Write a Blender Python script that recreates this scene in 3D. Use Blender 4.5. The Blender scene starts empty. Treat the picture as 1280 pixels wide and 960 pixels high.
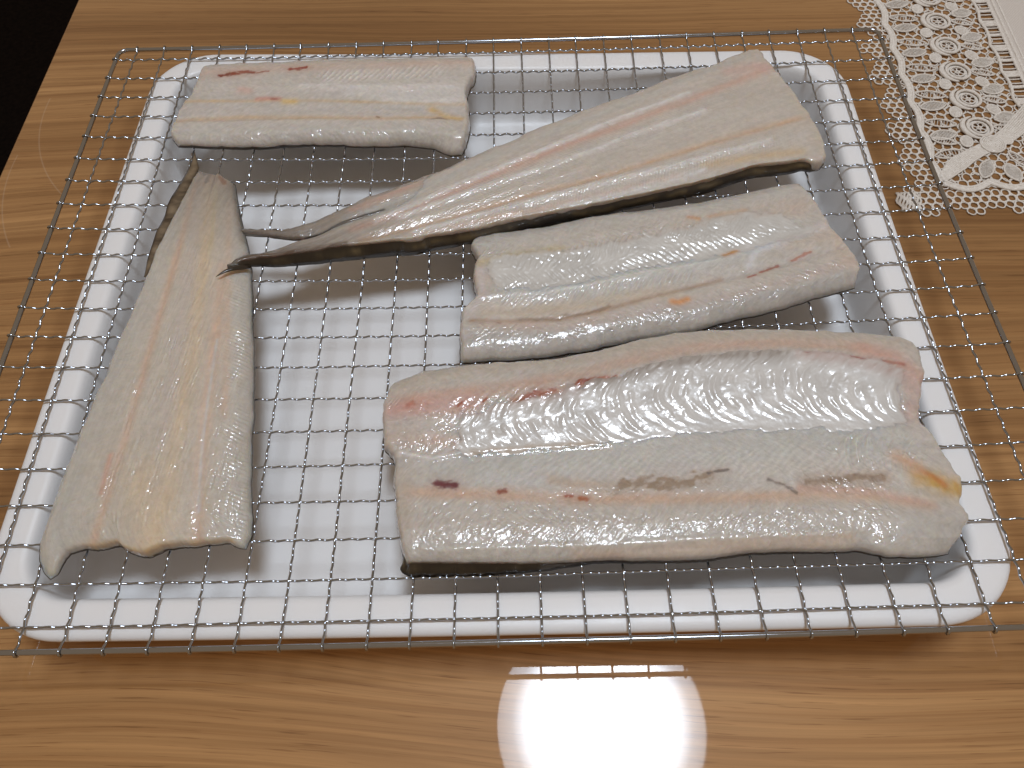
import bpy, bmesh, math, random
import numpy as np
from mathutils import Matrix, Vector

# ------------------------------------------------------------------ camera, light, exposure
scn = bpy.context.scene
COL = scn.collection
MM = 0.001

cam_d = bpy.data.cameras.new('camera')
cam = bpy.data.objects.new('camera', cam_d)
COL.objects.link(cam)
cam_d.sensor_width = 36.0
cam_d.lens = 26.892
cam_d.clip_start = 0.01
cam_d.clip_end = 50.0
RX = ((0.9994894, -0.0168062, -0.0271758), (0.0282588, 0.8618897, 0.5063077), (0.0149134, -0.5068172, 0.8619246))
m = Matrix.Identity(4)
for r in range(3):
    for c in range(3):
        m[c][r] = RX[r][c]
m[0][3], m[1][3], m[2][3] = 0.0110176, -0.2143845, 0.2642971
cam.matrix_world = m
scn.camera = cam

world = bpy.data.worlds.new('World')
scn.world = world
world.use_nodes = True
world.node_tree.nodes['Background'].inputs[0].default_value = (1.0, 0.73, 0.49, 1)
world.node_tree.nodes['Background'].inputs[1].default_value = 0.29

scn.view_settings.view_transform = 'Standard'
scn.view_settings.look = 'None'
scn.view_settings.exposure = 0.0
scn.view_settings.gamma = 1.0
scn.view_settings.use_curve_mapping = False
scn.render.engine = 'CYCLES'
scn.cycles.use_denoising = True
scn.cycles.max_bounces = 10
scn.cycles.sample_clamp_indirect = 6.0

LAMP_POWER = 36.0
TABLE_Z = -38.0

# ------------------------------------------------------------------ helpers
def tag(o, label=None, cat=None, group=None, kind=None):
    if label: o['label'] = label
    if cat: o['category'] = cat
    if group: o['group'] = group
    if kind: o['kind'] = kind
    return o

def empty(name, loc=(0, 0, 0)):
    o = bpy.data.objects.new(name, None)
    o.empty_display_size = 0.02
    o.location = loc
    COL.objects.link(o)
    return o

def put(name, me, mat=None, parent=None, smooth=True):
    if mat is not None and not me.materials:
        me.materials.append(mat)
    if smooth:
        me.polygons.foreach_set('use_smooth', [True] * len(me.polygons))
    o = bpy.data.objects.new(name, me)
    COL.objects.link(o)
    if parent is not None:
        o.parent = parent
    return o

def mesh(name, verts, faces):
    me = bpy.data.meshes.new(name)
    me.from_pydata([tuple(v) for v in verts], [], [tuple(f) for f in faces])
    me.update()
    return me

class Buf:
    """collects verts and faces in millimetres"""
    def __init__(s): s.v = []; s.f = []
    def add(s, v, f):
        n = len(s.v); s.v.extend(v); s.f.extend([tuple(i + n for i in q) for q in f])
    def tube(s, pts, r, seg=6, closed=False, flat=1.0, cap=True):
        pts = np.asarray(pts, float); n = len(pts)
        if closed:
            tan = np.roll(pts, -1, 0) - np.roll(pts, 1, 0)
        else:
            tan = np.gradient(pts, axis=0)
        tan /= np.maximum(np.linalg.norm(tan, axis=1), 1e-9)[:, None]
        up = np.array([0, 0, 1.0])
        side = np.cross(tan, up)
        bad = np.linalg.norm(side, axis=1) < 0.05
        side[bad] = np.cross(tan[bad], np.array([1.0, 0.1, 0]))
        side /= np.linalg.norm(side, axis=1)[:, None]
        nor = np.cross(side, tan)
        rr = np.broadcast_to(np.asarray(r, float), (n,))
        a = np.arange(seg) / seg * 2 * math.pi
        ring = pts[:, None, :] + rr[:, None, None] * (np.cos(a)[None, :, None] * side[:, None, :] + flat * np.sin(a)[None, :, None] * nor[:, None, :])
        v = ring.reshape(-1, 3)
        f = []
        for i in range(n if closed else n - 1):
            j = (i + 1) % n
            for k in range(seg):
                l = (k + 1) % seg
                f.append((i * seg + k, i * seg + l, j * seg + l, j * seg + k))
        if cap and not closed:
            f.append(tuple(range(seg))[::-1]); f.append(tuple((n - 1) * seg + k for k in range(seg)))
        s.add([tuple(q) for q in v], f)
    def build(s, name):
        return mesh(name, np.asarray(s.v) * MM, s.f)

def sag(x, y):
    """height (mm) of the sagging wire net at x, y (mm)"""
    u = np.clip(np.asarray(x, float) / 204.0, -1.06, 1.06); v = np.clip(-np.asarray(y, float) / 159.0, -1.06, 1.06)
    k = SAGK
    return 1000 * (k[0] * (1 - u * u) * (1 - v * v) + k[1] * (1 - u * u) + k[2] * (1 - v * v) + k[3] * u * v + k[4] * u * (1 - v * v) + k[5] * v * (1 - u * u))
SAGK = (-0.003851, -0.002499, -0.000695, 0.001745, -0.002495, -0.001673)

# numpy value noise
def _hash(ix, iy, seed):
    h = (ix * 374761393 + iy * 668265263 + seed * 1442695041) & 0xFFFFFFFF
    h = ((h ^ (h >> 13)) * 1274126177) & 0xFFFFFFFF
    return ((h ^ (h >> 16)) & 0xFFFF) / 65535.0
def noise(x, y, seed=0):
    x = np.asarray(x, float); y = np.asarray(y, float)
    ix = np.floor(x).astype(np.int64); iy = np.floor(y).astype(np.int64)
    fx = x - ix; fy = y - iy
    fx = fx * fx * fx * (fx * (fx * 6 - 15) + 10); fy = fy * fy * fy * (fy * (fy * 6 - 15) + 10)
    a = _hash(ix, iy, seed); b = _hash(ix + 1, iy, seed); c = _hash(ix, iy + 1, seed); d = _hash(ix + 1, iy + 1, seed)
    return (a * (1 - fx) + b * fx) * (1 - fy) + (c * (1 - fx) + d * fx) * fy
def fbm(x, y, seed=0, o=4):
    t = 0; w = 0; a = 1.0
    for i in range(o):
        t = t + a * noise(x * 2 ** i + 17.3 * i, y * 2 ** i - 9.1 * i, seed + i); w += a; a *= 0.5
    return t / w
def sstep(a, b, x):
    t = np.clip((x - a) / (b - a), 0, 1); return t * t * (3 - 2 * t)

# ------------------------------------------------------------------ materials
def new_mat(name):
    mt = bpy.data.materials.new(name); mt.use_nodes = True
    nt = mt.node_tree; p = nt.nodes['Principled BSDF']
    return mt, nt, p
def node(nt, typ, **kw):
    n = nt.nodes.new(typ)
    for k, v in kw.items(): setattr(n, k, v)
    return n
def link(nt, a, b): nt.links.new(a, b)
def math_n(nt, op, a, b=None, clamp=False):
    n = node(nt, 'ShaderNodeMath', operation=op); n.use_clamp = clamp
    for i, q in enumerate((a, b)):
        if q is None: continue
        if isinstance(q, (int, float)): n.inputs[i].default_value = q
        else: link(nt, q, n.inputs[i])
    return n.outputs[0]
def ramp(nt, fac, stops):
    n = node(nt, 'ShaderNodeValToRGB'); cr = n.color_ramp
    cr.elements[0].position = stops[0][0]; cr.elements[0].color = (*stops[0][1], 1)
    cr.elements[1].position = stops[-1][0]; cr.elements[1].color = (*stops[-1][1], 1)
    for p, c in stops[1:-1]:
        e = cr.elements.new(p); e.color = (*c, 1)
    link(nt, fac, n.inputs[0]); return n.outputs[0]
def mapping(nt, scale, rot=(0, 0, 0), loc=(0, 0, 0)):
    tc = node(nt, 'ShaderNodeTexCoord'); mp = node(nt, 'ShaderNodeMapping')
    mp.inputs['Scale'].default_value = scale; mp.inputs['Rotation'].default_value = rot; mp.inputs['Location'].default_value = loc
    link(nt, tc.outputs['Object'], mp.inputs[0]); return mp.outputs[0]
def noise_n(nt, vec, scale, detail=4, rough=0.5, dist=0.0):
    n = node(nt, 'ShaderNodeTexNoise')
    n.inputs['Scale'].default_value = scale; n.inputs['Detail'].default_value = detail
    n.inputs['Roughness'].default_value = rough; n.inputs['Distortion'].default_value = dist
    if vec is not None: link(nt, vec, n.inputs['Vector'])
    return n
def bump(nt, p, h, strength, dist):
    b = node(nt, 'ShaderNodeBump'); b.inputs['Distance'].default_value = dist
    if isinstance(strength, (int, float)): b.inputs['Strength'].default_value = strength
    else: link(nt, strength, b.inputs['Strength'])
    link(nt, h, b.inputs['Height']); link(nt, b.outputs[0], p.inputs['Normal']); return b
def mixc(nt, fac, a, b, mode='MIX'):
    n = node(nt, 'ShaderNodeMix', data_type='RGBA', blend_type=mode)
    for s, q in ((0, fac), (6, a), (7, b)):
        if isinstance(q, (int, float)): n.inputs[s].default_value = q
        elif isinstance(q, tuple): n.inputs[s].default_value = (*q, 1)
        else: link(nt, q, n.inputs[s])
    return n.outputs[2]

def mat_steel():
    mt, nt, p = new_mat('chromed_steel_wire')
    p.inputs['Base Color'].default_value = (0.42, 0.45, 0.50, 1); p.inputs['Metallic'].default_value = 1.0
    n = noise_n(nt, mapping(nt, (1, 1, 1)), 260, 3)
    r = node(nt, 'ShaderNodeMapRange'); link(nt, n.outputs[0], r.inputs[0])
    r.inputs[3].default_value = 0.05; r.inputs[4].default_value = 0.18
    link(nt, r.outputs[0], p.inputs['Roughness'])
    return mt

def mat_tray():
    mt, nt, p = new_mat('white_plastic')
    n = noise_n(nt, mapping(nt, (1, 1, 1)), 9, 4)
    link(nt, ramp(nt, n.outputs[0], [(0.3, (0.85, 0.85, 0.855)), (0.7, (0.875, 0.875, 0.88))]), p.inputs['Base Color'])
    s = noise_n(nt, mapping(nt, (3, 1, 1), (0, 0, 0.5)), 60, 6, 0.65)
    r = node(nt, 'ShaderNodeMapRange'); link(nt, s.outputs[0], r.inputs[0])
    r.inputs[1].default_value = 0.3; r.inputs[2].default_value = 0.75; r.inputs[3].default_value = 0.34; r.inputs[4].default_value = 0.46
    link(nt, r.outputs[0], p.inputs['Roughness'])
    p.inputs['IOR'].default_value = 1.48
    return mt

def mat_wood():
    mt, nt, p = new_mat('varnished_wood')
    # slow bending of the grain
    wv = noise_n(nt, mapping(nt, (1.6, 5.0, 1.0)), 1.0, 3, 0.5)
    tc = node(nt, 'ShaderNodeTexCoord'); sx = node(nt, 'ShaderNodeSeparateXYZ'); link(nt, tc.outputs['Object'], sx.inputs[0])
    yy = math_n(nt, 'ADD', sx.outputs[1], math_n(nt, 'MULTIPLY', wv.outputs[0], 0.045))
    yy = math_n(nt, 'ADD', yy, math_n(nt, 'MULTIPLY', sx.outputs[0], 0.015))
    wl = noise_n(nt, mapping(nt, (1.7, 2.2, 1.0), (0, 0, 0), (3.1, 1.7, 0)), 1.0, 1, 0.4)
    yy = math_n(nt, 'ADD', yy, math_n(nt, 'MULTIPLY', wl.outputs[0], 0.07))
    def coords(sxs, sys):
        c = node(nt, 'ShaderNodeCombineXYZ')
        link(nt, math_n(nt, 'MULTIPLY', sx.outputs[0], sxs), c.inputs[0]); link(nt, math_n(nt, 'MULTIPLY', yy, sys), c.inputs[1]); return c.outputs[0]
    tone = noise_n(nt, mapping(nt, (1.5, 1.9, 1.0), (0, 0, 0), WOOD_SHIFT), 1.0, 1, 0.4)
    broad = noise_n(nt, coords(1.0, 30), 1.0, 2, 0.5)
    mid = noise_n(nt, coords(1.3, 190), 1.0, 6, 0.66)
    fine = noise_n(nt, coords(6, 520), 1.0, 3, 0.6)
    pore = noise_n(nt, coords(34, 1100), 1.0, 2, 0.6)
    base = ramp(nt, broad.outputs[0], [(0.30, WOOD[0]), (0.5, WOOD[1]), (0.70, WOOD[2])])
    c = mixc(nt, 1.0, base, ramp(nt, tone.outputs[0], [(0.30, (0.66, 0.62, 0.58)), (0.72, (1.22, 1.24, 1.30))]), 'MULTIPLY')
    c = mixc(nt, 0.9, c, ramp(nt, mid.outputs[0], [(0.34, (1.12, 1.12, 1.12)), (0.48, (0.98, 0.97, 0.96)), (0.58, (0.84, 0.79, 0.74)), (0.70, (0.62, 0.53, 0.46))]), 'MULTIPLY')
    c = mixc(nt, 0.8, c, ramp(nt, fine.outputs[0], [(0.35, (1.12, 1.11, 1.10)), (0.60, (0.84, 0.81, 0.78))]), 'MULTIPLY')
    c = mixc(nt, 0.8, c, ramp(nt, pore.outputs[0], [(0.60, (1, 1, 1)), (0.70, (0.60, 0.52, 0.46))]), 'MULTIPLY')
    # two worn arc-shaped scratches near the left edge
    def arc(cx, cy, rad, w, ymin, ymax):
        dx = math_n(nt, 'SUBTRACT', sx.outputs[0], cx); dy = math_n(nt, 'SUBTRACT', sx.outputs[1], cy)
        rr = math_n(nt, 'SQRT', math_n(nt, 'ADD', math_n(nt, 'MULTIPLY', dx, dx), math_n(nt, 'MULTIPLY', dy, dy)))
        d = math_n(nt, 'ABSOLUTE', math_n(nt, 'SUBTRACT', rr, rad))
        k = math_n(nt, 'SUBTRACT', 1.0, math_n(nt, 'DIVIDE', d, w), True)
        g = math_n(nt, 'MULTIPLY', math_n(nt, 'GREATER_THAN', sx.outputs[1], ymin), math_n(nt, 'LESS_THAN', sx.outputs[1], ymax))
        g = math_n(nt, 'MULTIPLY', g, math_n(nt, 'LESS_THAN', sx.outputs[0], cx))
        return math_n(nt, 'MULTIPLY', k, g)
    sc = math_n(nt, 'MAXIMUM', arc(-0.165, 0.165, 0.104, 0.0006, 0.092, 0.172), arc(-0.165, 0.115, 0.109, 0.0006, 0.055, 0.124))
    sc = math_n(nt, 'MULTIPLY', sc, 0.22)
    c = mixc(nt, sc, c, (0.62, 0.50, 0.38))
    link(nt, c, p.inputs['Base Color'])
    p.inputs['Roughness'].default_value = 0.45
    p.inputs['Specular IOR Level'].default_value = 0.15
    p.inputs['Coat Weight'].default_value = 1.0; p.inputs['Coat IOR'].default_value = 1.5
    sm = noise_n(nt, mapping(nt, (1, 1, 1)), 14, 5, 0.6)
    r = node(nt, 'ShaderNodeMapRange'); link(nt, sm.outputs[0], r.inputs[0]); r.inputs[1].default_value = 0.35; r.inputs[2].default_value = 0.75
    r.inputs[3].default_value = 0.010; r.inputs[4].default_value = 0.035
    link(nt, r.outputs[0], p.inputs['Coat Roughness'])
    b = node(nt, 'ShaderNodeBump'); b.inputs['Distance'].default_value = 0.0002; b.inputs['Strength'].default_value = 0.25
    link(nt, fine.outputs[0], b.inputs['Height']); link(nt, b.outputs[0], p.inputs['Normal'])
    b2 = node(nt, 'ShaderNodeBump'); b2.inputs['Distance'].default_value = 0.00008; b2.inputs['Strength'].default_value = 0.04
    link(nt, mid.outputs[0], b2.inputs['Height']); link(nt, b2.outputs[0], p.inputs['Coat Normal'])
    return mt
WOOD = ((0.33, 0.172, 0.062), (0.40, 0.216, 0.082), (0.47, 0.265, 0.106))
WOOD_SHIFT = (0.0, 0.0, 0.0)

def mat_flesh():
    mt, nt, p = new_mat('raw_fish_flesh')
    at = node(nt, 'ShaderNodeAttribute', attribute_name='tint'); ax = node(nt, 'ShaderNodeAttribute', attribute_name='sheen')
    sx = node(nt, 'ShaderNodeSeparateColor'); link(nt, ax.outputs['Color'], sx.inputs[0])
    n1 = noise_n(nt, mapping(nt, (1, 1, 1)), 420, 5, 0.6)
    c = mixc(nt, 1.0, at.outputs['Color'], ramp(nt, n1.outputs[0], [(0.3, (0.93, 0.92, 0.90)), (0.7, (1.07, 1.07, 1.07))]), 'MULTIPLY')
    link(nt, c, p.inputs['Base Color'])
    p.inputs['Subsurface Weight'].default_value = 0.7
    p.inputs['Subsurface Radius'].default_value = (1.0, 0.55, 0.28); p.inputs['Subsurface Scale'].default_value = 0.0085
    p.inputs['Roughness'].default_value = 0.45
    p.inputs['Specular IOR Level'].default_value = 0.5
    p.inputs['Coat Weight'].default_value = 1.0; p.inputs['Coat Roughness'].default_value = 0.07; p.inputs['Coat IOR'].default_value = 1.48
    nb = noise_n(nt, mapping(nt, (1, 1, 1)), 560, 1.2, 0.5, 0.8)
    st = math_n(nt, 'ADD', 0.15, math_n(nt, 'MULTIPLY', sx.outputs[1], 0.22))
    b = bump(nt, p, nb.outputs[0], st, 0.0012)
    link(nt, b.outputs[0], p.inputs['Coat Normal'])
    return mt

def mat_lining():
    mt, nt, p = new_mat('silvery_belly_membrane')
    at = node(nt, 'ShaderNodeAttribute', attribute_name='tint')
    link(nt, at.outputs['Color'], p.inputs['Base Color'])
    p.inputs['Metallic'].default_value = 0.10
    p.inputs['Roughness'].default_value = 0.30
    p.inputs['Coat Weight'].default_value = 1.0; p.inputs['Coat Roughness'].default_value = 0.10; p.inputs['Coat IOR'].default_value = 1.6
    nb = noise_n(nt, mapping(nt, (1, 1, 1)), 460, 1.5, 0.5, 0.6)
    b = bump(nt, p, nb.outputs[0], 0.07, 0.0012)
    link(nt, b.outputs[0], p.inputs['Coat Normal'])
    return mt

def mat_skin():
    mt, nt, p = new_mat('dark_fish_skin')
    at = node(nt, 'ShaderNodeAttribute', attribute_name='tint')
    n1 = noise_n(nt, mapping(nt, (60, 160, 160), (0, 0, 0.3)), 1.0, 5, 0.6)
    c = mixc(nt, 1.0, at.outputs['Color'], ramp(nt, n1.outputs[0], [(0.38, (0.25, 0.22, 0.20)), (0.62, (1.25, 1.2, 1.1))]), 'MULTIPLY')
    link(nt, c, p.inputs['Base Color'])
    p.inputs['Roughness'].default_value = 0.28
    p.inputs['Coat Weight'].default_value = 0.6; p.inputs['Coat Roughness'].default_value = 0.06
    nb = noise_n(nt, mapping(nt, (1, 1, 1)), 300, 3)
    bump(nt, p, nb.outputs[0], 0.4, 0.0008)
    tr = node(nt, 'ShaderNodeBsdfTranslucent'); tr.inputs['Color'].default_value = (1.0, 0.78, 0.54, 1)
    mx = node(nt, 'ShaderNodeMixShader'); mx.inputs[0].default_value = 0.12
    link(nt, p.outputs[0], mx.inputs[1]); link(nt, tr.outputs[0], mx.inputs[2])
    link(nt, mx.outputs[0], nt.nodes['Material Output'].inputs['Surface'])
    return mt

def mat_lace():
    mt, nt, p = new_mat('cotton_lace')
    n1 = noise_n(nt, mapping(nt, (1, 1, 1)), 700, 3)
    link(nt, ramp(nt, n1.outputs[0], [(0.3, (0.70, 0.65, 0.585)), (0.7, (0.84, 0.80, 0.745))]), p.inputs['Base Color'])
    p.inputs['Roughness'].default_value = 0.85
    bump(nt, p, n1.outputs[0], 0.8, 0.0006)
    return mt

def mat_cloth():
    mt, nt, p = new_mat('woven_linen')
    w1 = node(nt, 'ShaderNodeTexWave', bands_direction='X'); w1.inputs['Scale'].default_value = 330; w1.inputs['Distortion'].default_value = 1.5
    w2 = node(nt, 'ShaderNodeTexWave', bands_direction='Y'); w2.inputs['Scale'].default_value = 330; w2.inputs['Distortion'].default_value = 1.5
    mp = mapping(nt, (1, 1, 1)); link(nt, mp, w1.inputs[0]); link(nt, mp, w2.inputs[0])
    s = math_n(nt, 'MULTIPLY', w1.outputs[1], w2.outputs[1])
    link(nt, ramp(nt, s, [(0.0, (0.66, 0.60, 0.54)), (0.6, (0.80, 0.75, 0.70))]), p.inputs['Base Color'])
    p.inputs['Roughness'].default_value = 0.9
    bump(nt, p, s, 0.7, 0.0004)
    return mt

def mat_floor():
    mt, nt, p = new_mat('dark_carpet')
    n1 = noise_n(nt, mapping(nt, (1, 1, 1)), 120, 4)
    link(nt, ramp(nt, n1.outputs[0], [(0.3, (0.004, 0.003, 0.003)), (0.7, (0.010, 0.007, 0.006))]), p.inputs['Base Color'])
    p.inputs['Roughness'].default_value = 0.95; p.inputs['Specular IOR Level'].default_value = 0.05
    return mt

def mat_lamp():
    mt, nt, p = new_mat('lit_lamp_cover')
    tc = node(nt, 'ShaderNodeTexCoord'); ln = node(nt, 'ShaderNodeVectorMath', operation='LENGTH')
    link(nt, tc.outputs['Object'], ln.inputs[0])
    s = ramp(nt, ln.outputs['Value'], [(0.0, (0.80, 0.80, 0.80)), (0.022, (0.85, 0.85, 0.85)), (0.032, (1, 1, 1)), (0.135, (1, 1, 1)), (0.185, (0.75, 0.75, 0.75)), (0.215, (0.33, 0.33, 0.33)), (0.25, (0.19, 0.19, 0.19))])
    p.inputs['Base Color'].default_value = (0.8, 0.8, 0.8, 1)
    p.inputs['Emission Color'].default_value = (0.80, 0.89, 1.0, 1)
    link(nt, math_n(nt, 'MULTIPLY', s, LAMP_POWER), p.inputs['Emission Strength'])
    return mt

M = dict(steel=mat_steel(), tray=mat_tray(), wood=mat_wood(), flesh=mat_flesh(), lining=mat_lining(), skin=mat_skin(),
         lace=mat_lace(), cloth=mat_cloth(), floor=mat_floor(), lamp=mat_lamp())

# ------------------------------------------------------------------ floor, table, lamp
fl = put('floor', mesh('floor', [(-6, -6, -0.74), (6, -6, -0.74), (6, 6, -0.74), (-6, 6, -0.74)], [(0, 1, 2, 3)]), M['floor'], smooth=False)
tag(fl, 'dark carpeted floor below the table edge', kind='structure')

def rounded_box(x0, x1, y0, y1, z0, z1, r, seg=4):
    bm = bmesh.new()
    bmesh.ops.create_cube(bm, size=1.0)
    for v in bm.verts:
        v.co = Vector(((x0 + x1) / 2 + v.co.x * (x1 - x0), (y0 + y1) / 2 + v.co.y * (y1 - y0), (z0 + z1) / 2 + v.co.z * (z1 - z0)))
    bmesh.ops.bevel(bm, geom=list(bm.edges), offset=r, segments=seg, profile=0.5, affect='EDGES', clamp_overlap=True)
    me = bpy.data.meshes.new('box'); bm.to_mesh(me); bm.free(); return me

table = empty('wooden_table', (0.25, 0.1, -0.74))
tag(table, 'varnished brown wooden table under the tray, its left edge above a dark floor', 'table')
def tpart(name, me, mt):
    o = put(name, me, mt, table); o.location = (-0.25, -0.1, 0.74); return o
TZ = TABLE_Z * MM
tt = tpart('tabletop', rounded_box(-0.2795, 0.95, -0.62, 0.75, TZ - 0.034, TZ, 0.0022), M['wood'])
tt.data.polygons.foreach_set('use_smooth', [False] * len(tt.data.polygons))
for ax, ay in ((-0.22, -0.55), (0.88, -0.55), (-0.22, 0.68), (0.88, 0.68)):
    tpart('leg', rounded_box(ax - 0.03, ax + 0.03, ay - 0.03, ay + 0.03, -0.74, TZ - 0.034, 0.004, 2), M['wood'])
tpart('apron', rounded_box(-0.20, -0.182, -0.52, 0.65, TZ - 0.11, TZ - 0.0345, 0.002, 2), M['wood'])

lamp = empty('ceiling_lamp', (0.175, 0.01, 1.66))
tag(lamp, 'round white ceiling lamp mirrored as a bright disc in the varnish', 'lamp')
def lathe(prof, seg=72):
    b = Buf(); v = []; f = []
    for r, z in prof:
        for k in range(seg):
            a = 2 * math.pi * k / seg; v.append((r * math.cos(a), r * math.sin(a), z))
    n = len(prof)
    for i in range(n - 1):
        for k in range(seg):
            l = (k + 1) % seg; f.append((i * seg + k, i * seg + l, (i + 1) * seg + l, (i + 1) * seg + k))
    f.append(tuple(range(seg))[::-1]); f.append(tuple((n - 1) * seg + k for k in range(seg)))
    return mesh('lathe', v, f)
o = put('lamp_cover', lathe([(0.004, -0.050), (0.06, -0.049), (0.12, -0.045), (0.18, -0.037), (0.225, -0.022), (0.246, -0.006), (0.25, 0.006)]), M['lamp'], lamp)
o = put('ceiling_plate', lathe([(0.252, 0.0065), (0.252, 0.02), (0.20, 0.03), (0.02, 0.03)]), M['tray'], lamp)

# ------------------------------------------------------------------ the tray
def rounded_quad(c, r, n=14, step=7.0):
    c = np.asarray(c, float); out = []
    for i in range(4):
        p, a, b = c[i], c[i - 1], c[(i + 1) % 4]
        da = (a - p) / np.linalg.norm(a - p); db = (b - p) / np.linalg.norm(b - p)
        ang = math.acos(np.dot(da, db)); t = r / math.tan(ang / 2)
        cen = p + (da + db) / np.linalg.norm(da + db) * r / math.sin(ang / 2)
        s, e = p + da * t, p + db * t
        a0 = math.atan2(*(s - cen)[::-1]); a1 = math.atan2(*(e - cen)[::-1])
        d = (a1 - a0 + math.pi) % (2 * math.pi) - math.pi
        for k in range(n + 1):
            out.append(cen + r * np.array([math.cos(a0 + d * k / n), math.sin(a0 + d * k / n)]))
        nxt = c[(i + 1) % 4]; dn = (b - p) / np.linalg.norm(b - p)
        aa, cc = p - nxt, c[(i + 2) % 4] - nxt
        an2 = math.acos(np.dot(aa, cc) / np.linalg.norm(aa) / np.linalg.norm(cc)); t2 = r / math.tan(an2 / 2)
        e2 = nxt - dn * t2; L = np.linalg.norm(e2 - e); k = int(L / step)
        for q in range(1, k): out.append(e + (e2 - e) * q / k)
    return np.array(out)

def build_tray():
    loop = rounded_quad([(-186.6, -153.8), (182.4, -156.2), (185.4, 148.0), (-182.9, 158.6)], 32.0)
    tn = np.roll(loop, -1, 0) - np.roll(loop, 1, 0); tn /= np.linalg.norm(tn, axis=1)[:, None]
    inn = np.c_[-tn[:, 1], tn[:, 0]]
    mid = loop + inn * 7
    zr = sag(mid[:, 0], mid[:, 1]) - 1.5                        # the rim carries the net
    zc = np.convolve(np.r_[zr[-4:], zr, zr[:4]], np.ones(9) / 9, 'valid'); zr = np.minimum(zr, zc)
    prof = [(17, -36.6), (14, -37.3), (11.5, -36.4), (9.8, -33), (7.8, -7.0), (6.6, -4.7), (4.4, -4.1), (1.6, -4.0), (0.55, -3.7), (0.1, -3.0), (0.0, -2.3), (0.25, -1.5),
            (0.9, -0.7), (2.0, -0.2), (3.4, 0.0), (7.0, 0.0), (11.4, 0.0), (13.0, -0.35), (14.2, -1.4), (15.1, -3.4), (15.9, -7.0), (18.6, -27.0), (19.8, -30.6), (22.2, -33.0), (25.4, -34.0), (28.0, -34.2)]
    v = []; n = len(loop)
    for d, z in prof:
        q = loop + inn * d
        k = np.clip((36.0 + z) / 30.0, 0, 1)
        for i in range(n): v.append((q[i, 0], q[i, 1], z + zr[i] * k + (0 if z > -30 else 0)))
    f = []
    for a in range(len(prof) - 1):
        for i in range(n):
            j = (i + 1) % n; f.append((a * n + i, a * n + j, (a + 1) * n + j, (a + 1) * n + i))
    f.append(tuple((len(prof) - 1) * n + i for i in range(n)))
    f.append(tuple(range(n))[::-1])
    me = mesh('food_tray', np.array(v) * MM, f)
    o = put('food_tray', me, M['tray'])
    tag(o, 'white plastic tray with a wide rolled rim under the wire rack', 'tray')
build_tray()

# ------------------------------------------------------------------ the wire rack
rack = empty('cooling_rack', (0, 0, 0))
tag(rack, 'rectangular crimped steel wire rack laid across the white tray', 'wire rack')
FX0, FX1, FY0, FY1 = -204.6, 208.6, -158.2, 159.0
def frame():
    pts = []
    r = 5.0
    def arc(cx, cy, a0, a1):
        for k in range(9):
            a = math.radians(a0 + (a1 - a0) * k / 8); pts.append((cx + r * math.cos(a), cy + r * math.sin(a)))
    def seg(p, q):
        for k in range(1, 40): pts.append((p[0] + (q[0] - p[0]) * k / 40, p[1] + (q[1] - p[1]) * k / 40))
    arc(FX0 + r, FY0 + r, 180, 270); seg((FX0 + r, FY0), (FX1 - r, FY0)); arc(FX1 - r, FY0 + r, 270, 360); seg((FX1, FY0 + r), (FX1, FY1 - r))
    arc(FX1 - r, FY1 - r, 0, 90); seg((FX1 - r, FY1), (FX0 + r, FY1)); arc(FX0 + r, FY1 - r, 90, 180); seg((FX0, FY1 - r), (FX0, FY0 + r))
    p = np.array(pts); b = Buf(); b.tube(np.c_[p, sag(p[:, 0], p[:, 1])], 1.05, 14, closed=True)
    return b.build('frame')
put('frame', frame(), M['steel'], rack)
WR, WA = 0.47, 0.38
rng = random.Random(5)
def wire(vert, idx):
    off = rng.uniform(-0.25, 0.25)
    if vert:
        fixed = (idx - 14) * 15.0 + off; a, b = FY0, FY1
    else:
        fixed = (11 - idx) * 15.0 + off; a, b = FX0, FX1
    n = int((b - a) / 0.75)
    t = np.linspace(a, b, n)
    w = fixed + 0.22 * (noise(t / 41.0, np.full(n, idx * 3.7), 3 if vert else 9) - 0.5) * 2
    bend = noise(t / 13.0, np.full(n, idx * 1.3 + 40), 21)
    # crimp: 2.5 waves per 15 mm cell, so crossings alternate over and under
    c = np.cos(2 * math.pi * t / 6.0 + (0 if vert else math.pi) + math.pi * idx + (math.pi if not vert else 0) * 0)
    c = np.sign(c) * np.abs(c) ** 0.8
    z = WA * c * (0.85 + 0.3 * bend)
    w = w + 0.03 * np.sin(2 * math.pi * t / 6.0 + 1.2 + idx)
    end = np.clip(np.minimum(t - a, b - t) / 4.0, 0, 1)
    z = z * end + (1 - end) ** 2 * 1.5
    x, y = (w, t) if vert else (t, w)
    base = sag(x, y)
    P = np.c_[x, y, base + z]
    # ends hook round the frame wire
    R = 1.05 + WR - 0.05
    def hook(p, dirv):
        out = []
        for ang in (70, 40, 10, -25, -60, -95):
            aa = math.radians(ang); q = np.array([p[0], p[1], sag(p[0], p[1])])
            q[:2] += np.array(dirv) * R * math.cos(aa); q[2] += R * math.sin(aa); out.append(q)
        return np.array(out)
    if vert:
        P = np.r_[hook((w[0], a), (0, -1))[::-1], P, hook((w[-1], b), (0, 1))]
    else:
        P = np.r_[hook((a, w[0]), (-1, 0))[::-1], P, hook((b, w[-1]), (1, 0))]
    bf = Buf(); bf.tube(P, WR, 6); return bf.build('wire')
for k in range(1, 28): put('wire', wire(True, k), M['steel'], rack)
for k in range(1, 22): put('wire', wire(False, k), M['steel'], rack)

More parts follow.
